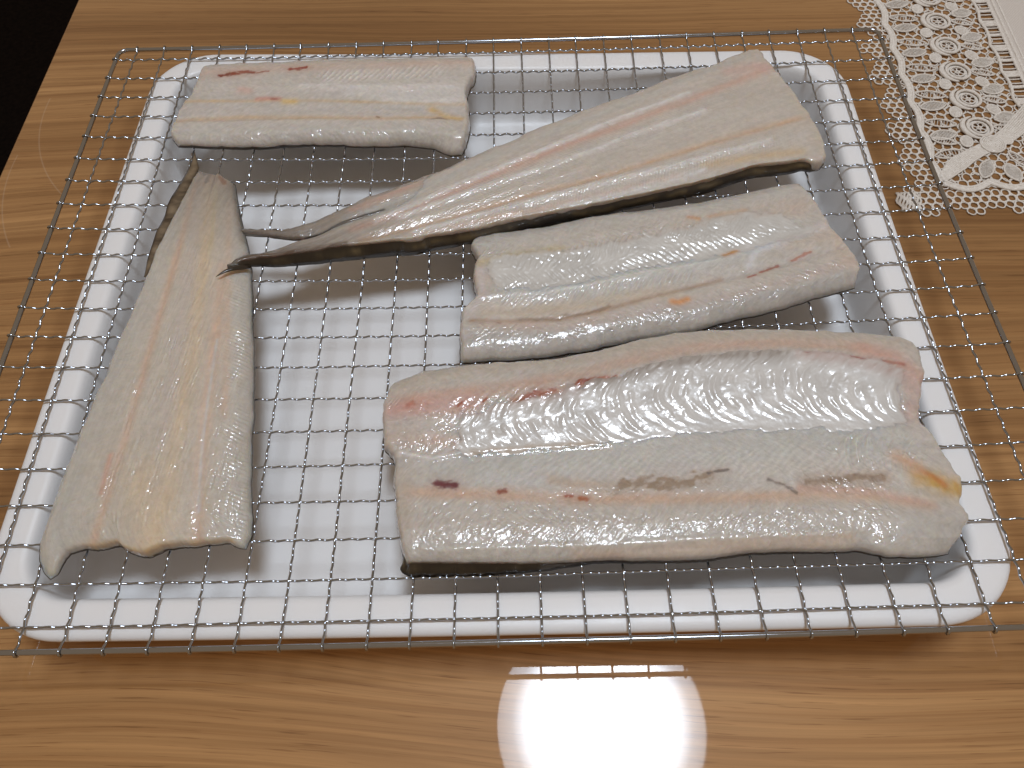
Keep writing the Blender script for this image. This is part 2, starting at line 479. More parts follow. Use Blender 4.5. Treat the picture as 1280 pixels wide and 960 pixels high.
# ------------------------------------------------------------------ fish fillets
def resample(pts, t):
    pts = np.asarray(pts, float)
    s = np.r_[0, np.cumsum(np.linalg.norm(np.diff(pts, axis=0), axis=1))]; s /= s[-1]
    q = np.c_[np.interp(np.linspace(0, 1, 801), s, pts[:, 0]), np.interp(np.linspace(0, 1, 801), s, pts[:, 1])]
    w = 11; k = np.hanning(2 * w + 3)[1:-1]; k /= k.sum()          # round off the traced corners
    pad = np.r_[2 * q[0] - q[w:0:-1], q, 2 * q[-1] - q[-2:-w - 2:-1]]
    q2 = np.c_[np.convolve(pad[:, 0], k, 'valid'), np.convolve(pad[:, 1], k, 'valid')]
    q2[0], q2[-1] = q[0], q[-1]
    s = np.r_[0, np.cumsum(np.linalg.norm(np.diff(q2, axis=0), axis=1))]; s /= s[-1]
    return np.c_[np.interp(t, s, q2[:, 0]), np.interp(t, s, q2[:, 1])]

def spacing(n, L, edge=3.0):
    """n params in 0..1, denser within `edge` mm of both ends"""
    e = min(edge / L, 0.2); a = e * (1 - np.cos(np.linspace(0, math.pi / 2, 9)))[:-1]
    mid = np.linspace(e, 1 - e, n - 16)
    return np.r_[a, mid, 1 - a[::-1]]

class Fish:
    def __init__(s, top, bottom, left, right, nu, nv, long=False):
        s.long = long
        t0 = np.asarray(top); L = np.linalg.norm(np.diff(t0, axis=0), axis=1).sum()
        l0 = np.asarray(right); W = max(np.linalg.norm(np.diff(l0, axis=0), axis=1).sum(), 20)
        s.nu, s.nv = nu, nv
        u = spacing(nu, L); v = spacing(nv, W)
        T, B, Lf, Rt = resample(top, u), resample(bottom, u), resample(left, v), resample(right, v)
        def rag(P, amp, wl, seed):                          # knife-cut edges are never quite straight
            L_ = np.r_[0, np.cumsum(np.linalg.norm(np.diff(P, axis=0), axis=1))]; f_ = np.clip(np.minimum(L_, L_[-1] - L_) / 4, 0, 1)
            tn = np.gradient(P, axis=0); tn /= np.linalg.norm(tn, axis=1)[:, None] + 1e-9
            return P + np.c_[-tn[:, 1], tn[:, 0]] * (amp * 2 * f_ * (fbm(L_ / wl, L_ * 0 + seed * 3.1, seed, 4) - 0.5))[:, None]
        T = rag(T, 0.35, 5.0, 1 + nu); B = rag(B, 0.35, 5.0, 2 + nu); Lf = rag(Lf, 0.7, 3.5, 3 + nu); Rt = rag(Rt, 0.7, 3.5, 4 + nu)
        U, V = np.meshgrid(u, v, indexing='ij')
        a = U[..., None]; b = V[..., None]
        X = (1 - b) * T[:, None] + b * B[:, None] + (1 - a) * Lf[None] + a * Rt[None] \
            - ((1 - a) * (1 - b) * T[0] + a * (1 - b) * T[-1] + (1 - a) * b * B[0] + a * b * B[-1])
        s.U, s.V = U, V; s.x, s.y = X[..., 0], X[..., 1]
        wid = np.linalg.norm(B - T, axis=1)[:, None]; ln = np.linalg.norm(Rt - Lf, axis=1)[None]
        s.dT, s.dB, s.dL, s.dR = V * wid, (1 - V) * wid, U * ln, (1 - U) * ln
        s.s = U * L; s.w = V * wid
        s.col = np.zeros(X.shape[:2] + (3,)); s.z = np.zeros(X.shape[:2]); s.sheen = np.zeros(X.shape[:2]); s.silver = np.zeros(X.shape[:2])
        s.flip = np.cross(T[-1] - T[0], Lf[-1] - Lf[0]) < 0
        dr = 0.9 * np.sqrt(np.abs(np.sin(math.pi * s.x / 15))) * np.sqrt(np.abs(np.sin(math.pi * s.y / 15)))
        edge = np.minimum(np.minimum(s.dT, s.dB), np.minimum(s.dL, s.dR))
        s.zb = sag(s.x, s.y) + 1.0 - dr * 0.8 * np.exp(-edge / 6.0) - 0.15
    def profile(s, us, vs, tab):
        """thickness (mm): rows follow us, columns follow vs"""
        tab = np.asarray(tab, float)
        def smooth(x, xp, fp):
            return np.interp(x, xp, fp)
        vf = np.linspace(0, 1, 401); rows = []
        for r in tab:
            f = np.interp(vf, vs, r); k = np.hanning(45); k /= k.sum()
            f = np.convolve(np.r_[np.full(22, f[0]), f, np.full(22, f[-1])], k, 'valid'); rows.append(f)
        rows = np.array(rows); iv = np.clip((s.V * 400), 0, 400)
        i0 = np.floor(iv).astype(int); i1 = np.minimum(i0 + 1, 400); fr = iv - i0
        ru = np.interp(s.U, us, np.arange(len(us))); r0 = np.floor(ru).astype(int); r1 = np.minimum(r0 + 1, len(us) - 1); fu = ru - r0
        fu = fu * fu * (3 - 2 * fu)
        g = lambda r: rows[r, i0] * (1 - fr) + rows[r, i1] * fr
        s.z = s.z + g(r0) * (1 - fu) + g(r1) * fu
    def roll(s, top=(3, 2.5), bottom=(3, 2.5), left=(3, 2.5), right=(3, 2.5)):
        """round the rim: (radius, drop) per side"""
        for d, (r, h) in ((s.dT, top), (s.dB, bottom), (s.dL, left), (s.dR, right)):
            r = r * 0.65; q = np.clip(1 - d / r, 0, 1); s.z = s.z - h * (1 - np.sqrt(np.maximum(1 - q * q, 0)))
    def poly(s, pts):
        pts = np.asarray(pts, float); best = np.full(s.x.shape, 1e9); sd = np.zeros(s.x.shape); al = np.zeros(s.x.shape); acc = 0.0
        for p, q in zip(pts[:-1], pts[1:]):
            e = q - p; L = np.linalg.norm(e) + 1e-9; e = e / L
            dx, dy = s.x - p[0], s.y - p[1]
            t = np.clip(dx * e[0] + dy * e[1], 0, L)
            ox, oy = dx - t * e[0], dy - t * e[1]
            d = np.hypot(ox, oy); k = d < best
            best = np.where(k, d, best); sd = np.where(k, np.sign(dx * e[1] - dy * e[0]) * d, sd); al = np.where(k, acc + t, al); acc += L
        return best, sd, al, acc
    def base(s, rgb, var=0.06, seed=1):
        n = fbm(s.s / 14, s.w / 3.0, seed, 4)[..., None]
        s.col[:] = np.asarray(rgb) * (1 + var * 2 * (n - 0.5))
    def line(s, pts, w, rgb, a=1.0, nz=0.5, seed=2, along=9.0, across=2.0):
        d, sd, al, L = s.poly(pts); n = fbm(s.s / along, s.w / across, seed, 4)
        k = np.clip(1.03 * a * np.exp(-(d / w) ** 2) * (1 - nz + 2 * nz * n), 0, 1)[..., None]
        s.col = s.col * (1 - k) + np.asarray(rgb) * k
    def stain(s, pts, w, rgb, a=1.0, rag=1.0, seed=3, sc=1.0):
        d, sd, al, L = s.poly(pts); n = fbm(s.s / (1.6 * sc), s.w / (0.9 * sc), seed, 4)
        k = (sstep(-0.15, 0.75, 1 - d / w + 1.25 * rag * (n - 0.52)) * a)[..., None]
        h = (0.30 * a * np.exp(-(d / (2.0 * w)) ** 2))[..., None]
        s.col = s.col * (1 - h) + (np.asarray(rgb) * 0.5 + np.array((0.60, 0.38, 0.28)) * 0.5) * h
        s.col = s.col * (1 - k) + np.asarray(rgb) * k
    def ridge(s, pts, w, h, nz=0.3, seed=4):
        d, sd, al, L = s.poly(pts); n = fbm(s.s / 8, s.w / 4, seed, 3)
        s.z = s.z + h * np.exp(-(d / w) ** 2) * (1 - nz + 2 * nz * n)
    def glint(s, pts, w, a, seed=5):
        d, sd, al, L = s.poly(pts); n = fbm(s.s / 5, s.w / 3, seed, 4)
        s.sheen = np.maximum(s.sheen, np.clip(a * np.exp(-(d / w) ** 2) * sstep(0.35, 0.65, n), 0, 1))
    def ribs(s, pts, w, pitch, slope, curve, amp, seed=6, warp=1.6, sub=0.35, p4=4, col=0.0):
        d, sd, al, L = s.poly(pts)
        n = fbm(al / 9, sd / 6, seed, 3) - 0.5; n2 = fbm(al / 3, sd / 5, seed + 7, 3)
        ph = (al + slope * sd + curve * sd * sd + warp * 2 * n) / pitch
        n3 = fbm(al / 7, sd / 3.5, seed + 13, 3)
        mask = np.exp(-(np.abs(sd) / w) ** p4) * sstep(0, 6, al) * sstep(0, 6, L - al)
        c = np.cos(2 * math.pi * ph); c = c * 0.85 + 0.15 * np.cos(4 * math.pi * ph + 1.0)
        c2 = np.cos(2 * math.pi * ph * 3.3 + 5 * n2)
        s.z = s.z + amp * mask * (c + sub * c2) * (0.15 + 1.5 * sstep(0.28, 0.72, n3))
        if col:
            k = (col * mask * sstep(0.1, 0.9, c * 0.5 + 0.5) * (0.4 + 1.2 * n2))[..., None]; s.col = s.col * (1 + k)
    def inside(s, pts):
        pts = np.asarray(pts, float); ins = np.zeros(s.x.shape, bool)
        for p, q in zip(pts, np.roll(pts, -1, 0)):
            c = ((p[1] > s.y) != (q[1] > s.y)) & (s.x < (q[0] - p[0]) * (s.y - p[1]) / (q[1] - p[1] + 1e-12) + p[0]); ins ^= c
        d = s.poly(np.r_[pts, pts[:1]])[0]
        return np.where(ins, d, -d)
    def border(s):
        nu, nv = s.nu, s.nv
        idx = [(i, nv - 1) for i in range(nu)] + [(nu - 1, j) for j in range(nv - 2, -1, -1)] + [(i, 0) for i in range(nu - 2, -1, -1)] + [(0, j) for j in range(1, nv - 1)]
        ii = np.array([a for a, b in idx]); jj = np.array([b for a, b in idx])
        side = np.array([0] * nu + [1] * (nv - 1) + [2] * (nu - 1) + [3] * (nv - 2))
        return ii, jj, side
    def set_attr(s, me, name, rgb):
        a = me.attributes.new(name, 'FLOAT_COLOR', 'POINT')
        a.data.foreach_set('color', np.c_[np.clip(rgb, 0, 1.2), np.ones(len(rgb))].astype(np.float32).ravel())
    def build(s, root, skin_h=None, lining=None, under=(0.30, 0.26, 0.21), skin_col=None):
        nu, nv = s.nu, s.nv
        # muscle fibres: fine oblique strokes in tint and relief, greyer thin rims
        a1 = fbm((s.s + 0.8 * s.w) / 3.2, (s.w - 0.8 * s.s) / 0.9, 71, 3); a2 = fbm((s.s - 0.8 * s.w) / 3.2, (s.w + 0.8 * s.s) / 0.9, 72, 3)
        sel = sstep(0.42, 0.58, fbm(s.s / 60, s.w / 6.5, 73, 2))
        st = a1 * sel + a2 * (1 - sel); mot = fbm(s.s / 4.0, s.w / 2.2, 74, 4)
        if s.long: st = fbm(s.s / 9.0, s.w / 0.5, 75, 3)
        s.col = s.col * np.array((0.955, 0.95, 0.975)) * (1 + (0.15 if s.long else 0.24) * (st - 0.5) + 0.10 * (mot - 0.5))[..., None]
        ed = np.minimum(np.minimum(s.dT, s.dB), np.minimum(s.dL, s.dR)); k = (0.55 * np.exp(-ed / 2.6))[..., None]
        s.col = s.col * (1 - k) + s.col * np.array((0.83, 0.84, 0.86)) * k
        jit = 0.10 * (fbm(s.s / 1.5, s.w / 1.2, 77, 3) - 0.5) + (0.10 + 0.62 * s.sheen) * (st - 0.5) + 0.25 * (fbm(s.s / 9, s.w / 7, 78, 3) - 0.5)
        zt = s.zb + np.maximum(s.z, 0.5) + jit
        s.zt = zt
        ii, jj, side = s.border(); n = len(ii)
        bx, by, bz, bt = s.x[ii, jj], s.y[ii, jj], s.zb[ii, jj], zt[ii, jj]
        tx = np.roll(bx, -3) - np.roll(bx, 3); ty = np.roll(by, -3) - np.roll(by, 3); L = np.hypot(tx, ty) + 1e-9
        sg = -1.0 if not s.flip else 1.0
        cx, cy = bx.mean(), by.mean()
        ox, oy = ty / L, -tx / L
        area = 0.5 * np.sum(bx * np.roll(by, -1) - np.roll(bx, -1) * by)
        if area < 0: ox, oy = -ox, -oy
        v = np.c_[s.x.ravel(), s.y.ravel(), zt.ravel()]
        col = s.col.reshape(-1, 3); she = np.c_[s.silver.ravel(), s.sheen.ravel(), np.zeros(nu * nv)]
        I, J = np.meshgrid(np.arange(nu - 1), np.arange(nv - 1), indexing='ij')
        q = np.stack([I * nv + J, (I + 1) * nv + J, (I + 1) * nv + J + 1, I * nv + J + 1], -1).reshape(-1, 4)
        rows = [ii * nv + jj]; vs = [v]; cs = [col]; ss = [she]; faces = []
        cnt = len(v)
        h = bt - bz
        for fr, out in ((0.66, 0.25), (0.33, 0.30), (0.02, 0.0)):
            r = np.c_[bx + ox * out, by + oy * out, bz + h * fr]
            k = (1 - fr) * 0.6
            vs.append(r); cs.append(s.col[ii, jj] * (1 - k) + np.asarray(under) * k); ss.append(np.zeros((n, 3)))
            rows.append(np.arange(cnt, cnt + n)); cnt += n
        fl = [tuple(a) for a in (q if area * 1 and True else q)]
        e = v[q[0]]; up = np.cross(e[1] - e[0], e[3] - e[0])[2]
        ctr = q[len(q) // 2]; e = v[ctr]; up = np.cross(e[1] - e[0], e[3] - e[0])[2]
        if up < 0: fl = [f[::-1] for f in fl]
        for a, b in zip(rows[:-1], rows[1:]):
            a2, b2 = np.roll(a, -1), np.roll(b, -1)
            strip = np.stack([a, b, b2, a2], -1) if area > 0 else np.stack([a, a2, b2, b], -1)
            fl += [tuple(t) for t in strip]
        fl.append(tuple(rows[-1][::-1] if area > 0 else rows[-1]))
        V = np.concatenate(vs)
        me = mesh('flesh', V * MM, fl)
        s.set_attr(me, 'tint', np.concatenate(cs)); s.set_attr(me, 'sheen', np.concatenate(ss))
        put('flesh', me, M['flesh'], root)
        # skin: a shell wrapped under the fillet and up its sides
        hs = np.interp(np.arange(n), [0, 1], [0, 0]); ho = np.zeros(n); sc = np.zeros((n, 3))
        for sd, tab in (skin_h or {}).items():
            k = side == sd; par = s.U[ii, jj] if sd in (0, 2) else s.V[ii, jj]
            t = [a[0] for a in tab]
            hs = np.where(k, np.interp(par, t, [a[1] for a in tab]), hs); ho = np.where(k, np.interp(par, t, [a[2] for a in tab]), ho)
        hs = np.convolve(np.r_[hs[-6:], hs, hs[:6]], np.ones(13) / 13, 'valid')
        ho = np.convolve(np.r_[ho[-6:], ho, ho[:6]], np.ones(13) / 13, 'valid')
        hs = np.minimum(np.maximum(hs * (0.8 + 0.4 * noise(np.arange(n) / 11.0, np.zeros(n), 31)), 0.15), h * 0.97)
        kv = []; kc = []
        dark = np.array([0.012, 0.010, 0.008]); oliv = np.array(skin_col if skin_col else (0.13, 0.10, 0.055))
        for fr, out in ((1.0, 0.42), (0.66, 0.5), (0.33, 0.5), (0.0, 0.3)):
            o2 = out + ho * (1 - fr)
            kv.append(np.c_[bx + ox * o2, by + oy * o2, bz + hs * fr - 0.12 * (1 - fr)])
            tnt = np.interp(fr, [0, 0.25, 0.6, 0.9, 1], [0, 0.08, 0.9, 0.6, 0.05]) * np.clip(hs / 3.0, 0.15, 1)
            arc_ = np.r_[0, np.cumsum(np.hypot(np.diff(bx), np.diff(by)))]
            sn = sstep(0.36, 0.62, fbm(arc_ / 9.0 + fr * 1.4, np.full(n, fr * 2.2), 33, 4)) * 0.9 + 0.15
            kc.append(dark + (oliv - dark) * np.clip(tnt * sn, 0, 1)[:, None])
        st = 6
        gi = np.unique(np.r_[np.arange(0, nu, st), nu - 1]); gj = np.unique(np.r_[np.arange(0, nv, st), nv - 1])
        GI, GJ = np.meshgrid(gi, gj, indexing='ij')
        bot = np.c_[s.x[GI, GJ].ravel(), s.y[GI, GJ].ravel(), s.zb[GI, GJ].ravel() - 0.12]
        base0 = 4 * n
        kf = []
        for a in range(3):
            A = np.arange(a * n, a * n + n); B = A + n; A2, B2 = np.roll(A, -1), np.roll(B, -1)
            kf += [tuple(t) for t in (np.stack([A, B, B2, A2], -1) if area > 0 else np.stack([A, A2, B2, B], -1))]
        gn, gm = len(gi), len(gj)
        for a in range(gn - 1):
            for b in range(gm - 1):
                f = (base0 + a * gm + b, base0 + a * gm + b + 1, base0 + (a + 1) * gm + b + 1, base0 + (a + 1) * gm + b)
                kf.append(f if up > 0 else f[::-1])
        # narrow ring joining wall foot to the bottom sheet border
        ring = np.c_[bx, by, bz - 0.12]; r0 = base0 + len(bot)
        A = np.arange(3 * n, 4 * n); B = np.arange(r0, r0 + n); A2, B2 = np.roll(A, -1), np.roll(B, -1)
        kf += [tuple(t) for t in (np.stack([A, B, B2, A2], -1) if area > 0 else np.stack([A, A2, B2, B], -1))]
        KV = np.concatenate(kv + [bot, ring]); KC = np.concatenate(kc + [np.tile(np.array((0.40, 0.27, 0.16)), (len(bot), 1)), np.tile(dark * 3, (n, 1))])
        me = mesh('skin', KV * MM, kf); s.set_attr(me, 'tint', KC)
        put('skin', me, M['skin'], root)
        if lining is not None:
            pts, rgbf, amp = lining[:3]
            dist = s.inside(pts) + 2.6 * (fbm(s.s / 5, s.w / 4, 91, 4) - 0.5) * 2
            off = amp * sstep(-0.6, 1.6, dist) - 0.10
            keep = dist > -1.0
            Q = keep[:-1, :-1] & keep[1:, :-1] & keep[1:, 1:] & keep[:-1, 1:]
            q2 = q.reshape(nu - 1, nv - 1, 4)[Q]
            use, inv = np.unique(q2.ravel(), return_inverse=True)
            vv = np.c_[s.x.ravel(), s.y.ravel(), (zt + off).ravel()][use]
            fc = inv.reshape(-1, 4)
            if up < 0: fc = fc[:, ::-1]
            me = mesh('belly_lining', vv * MM, fc)
            k = sstep(-0.8, 3.0, dist)[..., None]
            n3 = fbm(s.s / 6, s.w / 5, 55, 4)[..., None]
            cc = s.col * (1 - k) + np.asarray(rgbf) * (0.86 + 0.28 * n3) * k
            for lp, lw, lc, la in (lining[3] if len(lining) > 3 else ()):
                d_ = s.poly(lp)[0]; kk = np.clip(la * np.exp(-(d_ / lw) ** 2) * (0.2 + 1.6 * fbm((s.s + 0.6 * s.w) / 1.6, s.w / 5.0, 57, 3)), 0, 1)[..., None]
                cc = cc * (1 - kk) + np.asarray(lc) * kk
            s.set_attr(me, 'tint', cc.reshape(-1, 3)[use])
            put('belly_lining', me, M['lining'], root)

FG = 'skinned fish fillets laid out on the rack'
def fillet(label):
    o = empty('fish_fillet', (0, 0, 0)); tag(o, label, 'fish fillet', FG); return o
GREY = (0.57, 0.56, 0.51)

# ---- fillet at the top left
def fillet_top_left():
    F = Fish(top=[(-154.6, 140.8), (-145.6, 142.5), (-135.0, 142.9), (-113.7, 143.0), (-92.5, 143.7), (-71.1, 143.7), (-49.8, 143.6), (-28.5, 143.5), (-11.0, 142.9)],
             bottom=[(-157.2, 83.6), (-152.4, 83.0), (-142.5, 82.5), (-134.5, 82.2), (-126.6, 81.9), (-118.7, 81.9), (-110.8, 82.4), (-103.0, 83.2), (-87.2, 83.9), (-75.1, 83.2), (-59.5, 82.4), (-48.8, 82.7), (-39.2, 82.0), (-30.0, 80.1), (-25.1, 77.3), (-21.1, 75.1), (-16.4, 75.7)],
             left=[(-154.6, 140.8), (-155.3, 125.6), (-155.7, 115.8), (-158.4, 111.6), (-159.8, 103.2), (-161.1, 95.0), (-160.8, 88.7), (-157.2, 83.6)],
             right=[(-11.0, 142.9), (-9.7, 132.4), (-10.5, 125.8), (-13.4, 119.3), (-14.2, 112.2), (-13.0, 104.0), (-12.5, 93.1), (-14.4, 79.9), (-16.4, 75.7)], nu=400, nv=150)
    F.profile([0, .5, 1], [0, .12, .3, .48, .62, .68, .8, .92, 1], [[3, 4.5, 5, 5.2, 5, 4.8, 5.2, 4.6, 3], [3.5, 5.5, 6, 6.4, 5.6, 5.2, 6.4, 5.5, 3.2], [3.5, 6, 6.4, 7.2, 6.2, 4.8, 7.6, 7, 3.5]])
    F.roll((3, 2.2), (3, 1.6), (2.5, 2), (3, 2))
    F.base((0.62, 0.585, 0.53), 0.06, 11)
    F.line([(-156.0, 131.9), (-120.7, 133.8), (-82.9, 134.7), (-40.8, 135.4), (-11.3, 135.6)], 4.5, (0.64, 0.50, 0.41), 0.6)
    F.line([(-153.4, 140.7), (-92.0, 141.1), (-11.3, 139.8)], 2.5, GREY, 0.6)
    F.line([(-155.1, 118.4), (-118.3, 119.1), (-68.9, 119.4), (-17.3, 119.8)], 4.0, (0.66, 0.63, 0.57), 0.7)
    F.line([(-158.4, 110.0), (-117.0, 109.1), (-88.5, 108.7), (-47.6, 106.2), (-15.1, 103.6)], 1.1, (0.66, 0.50, 0.30), 0.65, 0.5)
    F.line([(-72.6, 113.6), (-39.8, 112.3), (-17.2, 109.9)], 4.0, (0.70, 0.68, 0.63), 0.7)
    F.line([(-159.6, 96.0), (-127.4, 97.7), (-87.3, 96.7), (-55.1, 95.0), (-29.0, 94.5)], 1.8, (0.66, 0.50, 0.32), 0.7)
    F.line([(-31.2, 101.2), (-24.7, 96.6), (-17.0, 94.1)], 2.4, (0.72, 0.50, 0.20), 0.7)
    F.line([(-158.6, 88.6), (-118.2, 87.5), (-74.7, 88.2), (-16.9, 83.1)], 5.0, (0.60, 0.585, 0.53), 0.85)
    F.line([(-97.7, 118.8), (-60.5, 116.9), (-17.3, 115.7)], 3.0, (0.76, 0.74, 0.70), 0.6, .8, 15, 5, 1.2); F.line([(-55.9, 109.2), (-17.2, 106.5)], 2.4, (0.78, 0.76, 0.72), 0.6, .8, 16, 5, 1.2)
    F.stain([(-142.6, 129.5), (-139.4, 130.1), (-136.2, 131.0)], 1.7, (0.22, 0.025, 0.012), 0.95, 1.2)
    F.stain([(-136.1, 130.4), (-130.5, 132.1), (-125.3, 131.1)], 1.5, (0.30, 0.05, 0.02), 0.85, 1.5, 8)
    F.stain([(-123.6, 131.1), (-117.9, 131.9)], 0.7, (0.34, 0.08, 0.04), 0.7, 1.8, 12)
    F.stain([(-106.3, 132.9), (-102.9, 133.1), (-98.0, 133.9)], 1.4, (0.30, 0.04, 0.02), 0.9, 1.4, 9)
    F.line([(-120.4, 110.3), (-115.6, 110.8), (-109.0, 110.2)], 1.5, (0.66, 0.33, 0.26), 0.7)
    F.line([(-113.0, 110.2), (-110.6, 110.2)], 0.7, (0.45, 0.16, 0.12), 0.8, 0.3)
    F.line([(-129.6, 117.5), (-125.3, 116.3)], 2.5, (0.72, 0.46, 0.38), 0.5)
    F.line([(-106.3, 108.4), (-101.4, 108.3)], 2.0, (0.76, 0.56, 0.22), 0.7)
    F.stain([(-31.0, 93.4), (-27.8, 94.7), (-23.8, 94.3)], 0.9, (0.25, 0.17, 0.12), 0.7, 0.8)
    F.stain([(-58.8, 96.8), (-57.6, 96.2)], 0.6, (0.3, 0.18, 0.1), 0.7, 0.6)
    F.ribs([(-92.3, 125.9), (-69.5, 127.1), (-48.7, 128.4), (-22.9, 128.8)], 5.0, 3.3, 0.75, 0.0, 0.26, 14, 0.9, 0.2, 4, 0.16)
    F.ridge([(-159.8, 96.6), (-87.3, 97.0), (-23.0, 94.3)], 1.6, -0.6)
    F.ridge([(-130.5, 118.1), (-68.9, 118.2), (-19.3, 115.8)], 3.0, 0.7); F.ridge([(-125.8, 87.5), (-66.4, 86.4), (-18.8, 82.1)], 4.0, 0.6); F.glint([(-125.7, 87.0), (-66.4, 85.3), (-18.8, 80.5)], 4, 0.6); F.glint([(-90.2, 125.8), (-57.1, 128.6), (-23.7, 130.0)], 5, 1.0); F.glint([(-30.8, 86.2), (-16.9, 88.6)], 4, 0.8); F.glint([(-48.0, 113.1), (-18.4, 108.8)], 3, 0.6)
    F.glint([(-130.5, 118.1), (-81.2, 118.5)], 4, 0.35)
    root = fillet('smallest fillet, at the back left, with a dark blood streak near its far edge')
    F.build(root, {0: [(0, 2.2, .1), (.3, 1.6, .3), (.55, 1.0, .2), (1, .4, 0)]})
fillet_top_left()

# ---- long tail fillet lying diagonally
def fillet_tail():
    F = Fish(top=[(-116.5, 3.4), (-114.0, 9.2), (-110.6, 12.9), (-103.7, 14.2), (-98.3, 17.0), (-90.5, 20.7), (-85.6, 22.5), (-79.3, 24.8), (-69.7, 31.4), (-59.1, 38.1), (-47.0, 47.3), (-37.5, 55.7), (-22.5, 65.2), (-14.4, 69.7), (-1.5, 76.8), (9.6, 82.3), (16.1, 87.0), (30.3, 93.7), (45.4, 101.5), (55.4, 105.3), (73.8, 113.3), (88.5, 120.8), (102.9, 127.2), (117.8, 132.4), (126.0, 137.5), (134.2, 141.4), (140.8, 142.9)],
             bottom=[(-117.7, 4.4), (-112.5, 7.9), (-107.5, 10.4), (-93.4, 12.5), (-78.8, 14.1), (-66.9, 15.7), (-53.2, 17.2), (-36.1, 18.1), (-22.7, 21.1), (-9.5, 23.5), (7.1, 27.9), (20.5, 31.1), (35.1, 34.3), (57.4, 39.1), (80.0, 44.3), (91.2, 47.1), (105.2, 51.2), (114.8, 55.1), (124.7, 57.9), (133.3, 58.2), (146.9, 60.2), (151.5, 57.6)],
             left=[(-117.0, 4.2), (-117.7, 4.1), (-117.6, 3.5)],
             right=[(140.8, 142.9), (142.2, 136.5), (142.1, 132.7), (144.9, 127.6), (148.0, 116.5), (151.5, 107.0), (155.1, 93.2), (157.8, 81.5), (159.4, 71.4), (158.3, 61.7), (155.7, 57.9), (151.5, 57.6)], nu=640, nv=170, long=True)
    F.profile([0, .06, .2, .45, .8, 1], [0, .1, .3, .5, .7, .88, 1],
              [[1.5, 2, 2, 2.2, 2.4, 2.4, 2.2], [2.2, 2.8, 3, 3.4, 4.2, 5, 5], [2.5, 4, 5.2, 6, 6.8, 7.2, 7], [3.5, 6, 7, 7.6, 8, 8.2, 7.6], [4, 6.5, 7.5, 8, 8, 7.6, 6.4], [4, 5.6, 6.2, 6.4, 6.6, 6.4, 5.6]])
    F.roll((4, 2.2), (2.5, 1.2), (1, .5), (3, 2))
    lift = np.exp(-(F.U / 0.035) ** 2) * 5.5; F.zb = F.zb + lift
    F.base((0.60, 0.55, 0.48), 0.07, 21)
    P0 = [(-103.1, 9.7), (-72.0, 18.7), (-36.4, 33.4), (8.4, 55.1), (55.7, 76.3), (105.1, 95.7), (139.6, 110.9)]
    F.line([(-51.6, 38.5), (-22.2, 55.9), (16.6, 77.8), (57.3, 97.0), (99.9, 117.8), (135.7, 136.3)], 3.0, GREY, 0.8)
    F.line([(-65.1, 24.8), (-36.4, 35.4), (-6.8, 51.5), (32.0, 71.4), (72.5, 89.6), (114.8, 108.9), (139.1, 121.5)], 2.6, (0.66, 0.44, 0.35), 0.75)
    F.line([(-36.1, 27.7), (-6.8, 40.5), (31.3, 56.9), (70.8, 72.4), (111.7, 87.6), (147.2, 99.4)], 3.0, (0.62, 0.58, 0.51), 0.8)
    F.line([(-60.8, 16.8), (-21.4, 28.3), (15.6, 40.8), (53.8, 52.4), (93.3, 67.0), (154.7, 87.6)], 2.0, (0.66, 0.48, 0.33), 0.75)
    F.line([(-56.8, 12.1), (-21.3, 21.7), (15.4, 32.1), (53.2, 45.3), (92.1, 57.7), (156.3, 76.5)], 3.5, (0.63, 0.59, 0.52), 0.8)
    F.line([(-35.7, 19.2), (7.9, 29.4), (52.9, 41.4), (87.5, 50.8)], 1.6, (0.68, 0.52, 0.42), 0.6)
    F.line([(99.7, 56.2), (123.2, 61.1), (146.4, 63.8)], 2.6, (0.66, 0.52, 0.34), 0.8)
    F.line([(121.1, 122.6), (135.8, 124.8), (141.2, 125.1)], 4.0, (0.68, 0.46, 0.40), 0.55)
    F.line([(150.2, 103.3), (155.5, 80.4), (157.8, 64.0)], 3.0, (0.60, 0.55, 0.45), 0.7)
    F.line([(-67.3, 11.4), (-35.3, 14.6), (-10.3, 20.0), (20.4, 27.6), (52.4, 35.5), (86.5, 43.8), (105.8, 49.3)], 0.9, (0.52, 0.34, 0.24), 0.7)
    # dark tail end
    k = np.clip(1.15 - F.U / 0.27, 0, 1)[..., None] * (0.45 + 0.75 * fbm(F.s / 12, F.w / 1.3, 26, 4)[..., None])
    F.col = F.col * (1 - np.clip(k, 0, .9)) + np.array((0.115, 0.105, 0.095)) * np.clip(k, 0, .9)
    F.line([(-115.6, 6.3), (-107.7, 10.4), (-92.9, 12.2), (-78.7, 13.9), (-66.9, 15.6)], 1.1, (0.10, 0.06, 0.035), 0.75)
    F.line([(-111.6, 15.0), (-99.1, 18.7), (-86.3, 24.3), (-73.7, 30.4)], 0.9, (0.05, 0.045, 0.04), 0.85)
    for st in ([(-54.5, 29.4), (-21.9, 46.9), (16.3, 67.2), (56.5, 87.6), (98.3, 106.3)], [(-43.5, 30.7), (-6.8, 46.5), (31.5, 62.0), (71.6, 79.8), (104.5, 92.4)], [(-35.8, 21.0), (8.0, 34.2), (53.5, 48.3), (92.3, 58.7), (132.3, 71.1)], [(30.2, 33.5), (68.0, 43.7), (99.2, 54.2)]):
        F.line(st, 1.9, (0.74, 0.725, 0.69), 0.75, 0.8, 29, 5.0, 1.2)
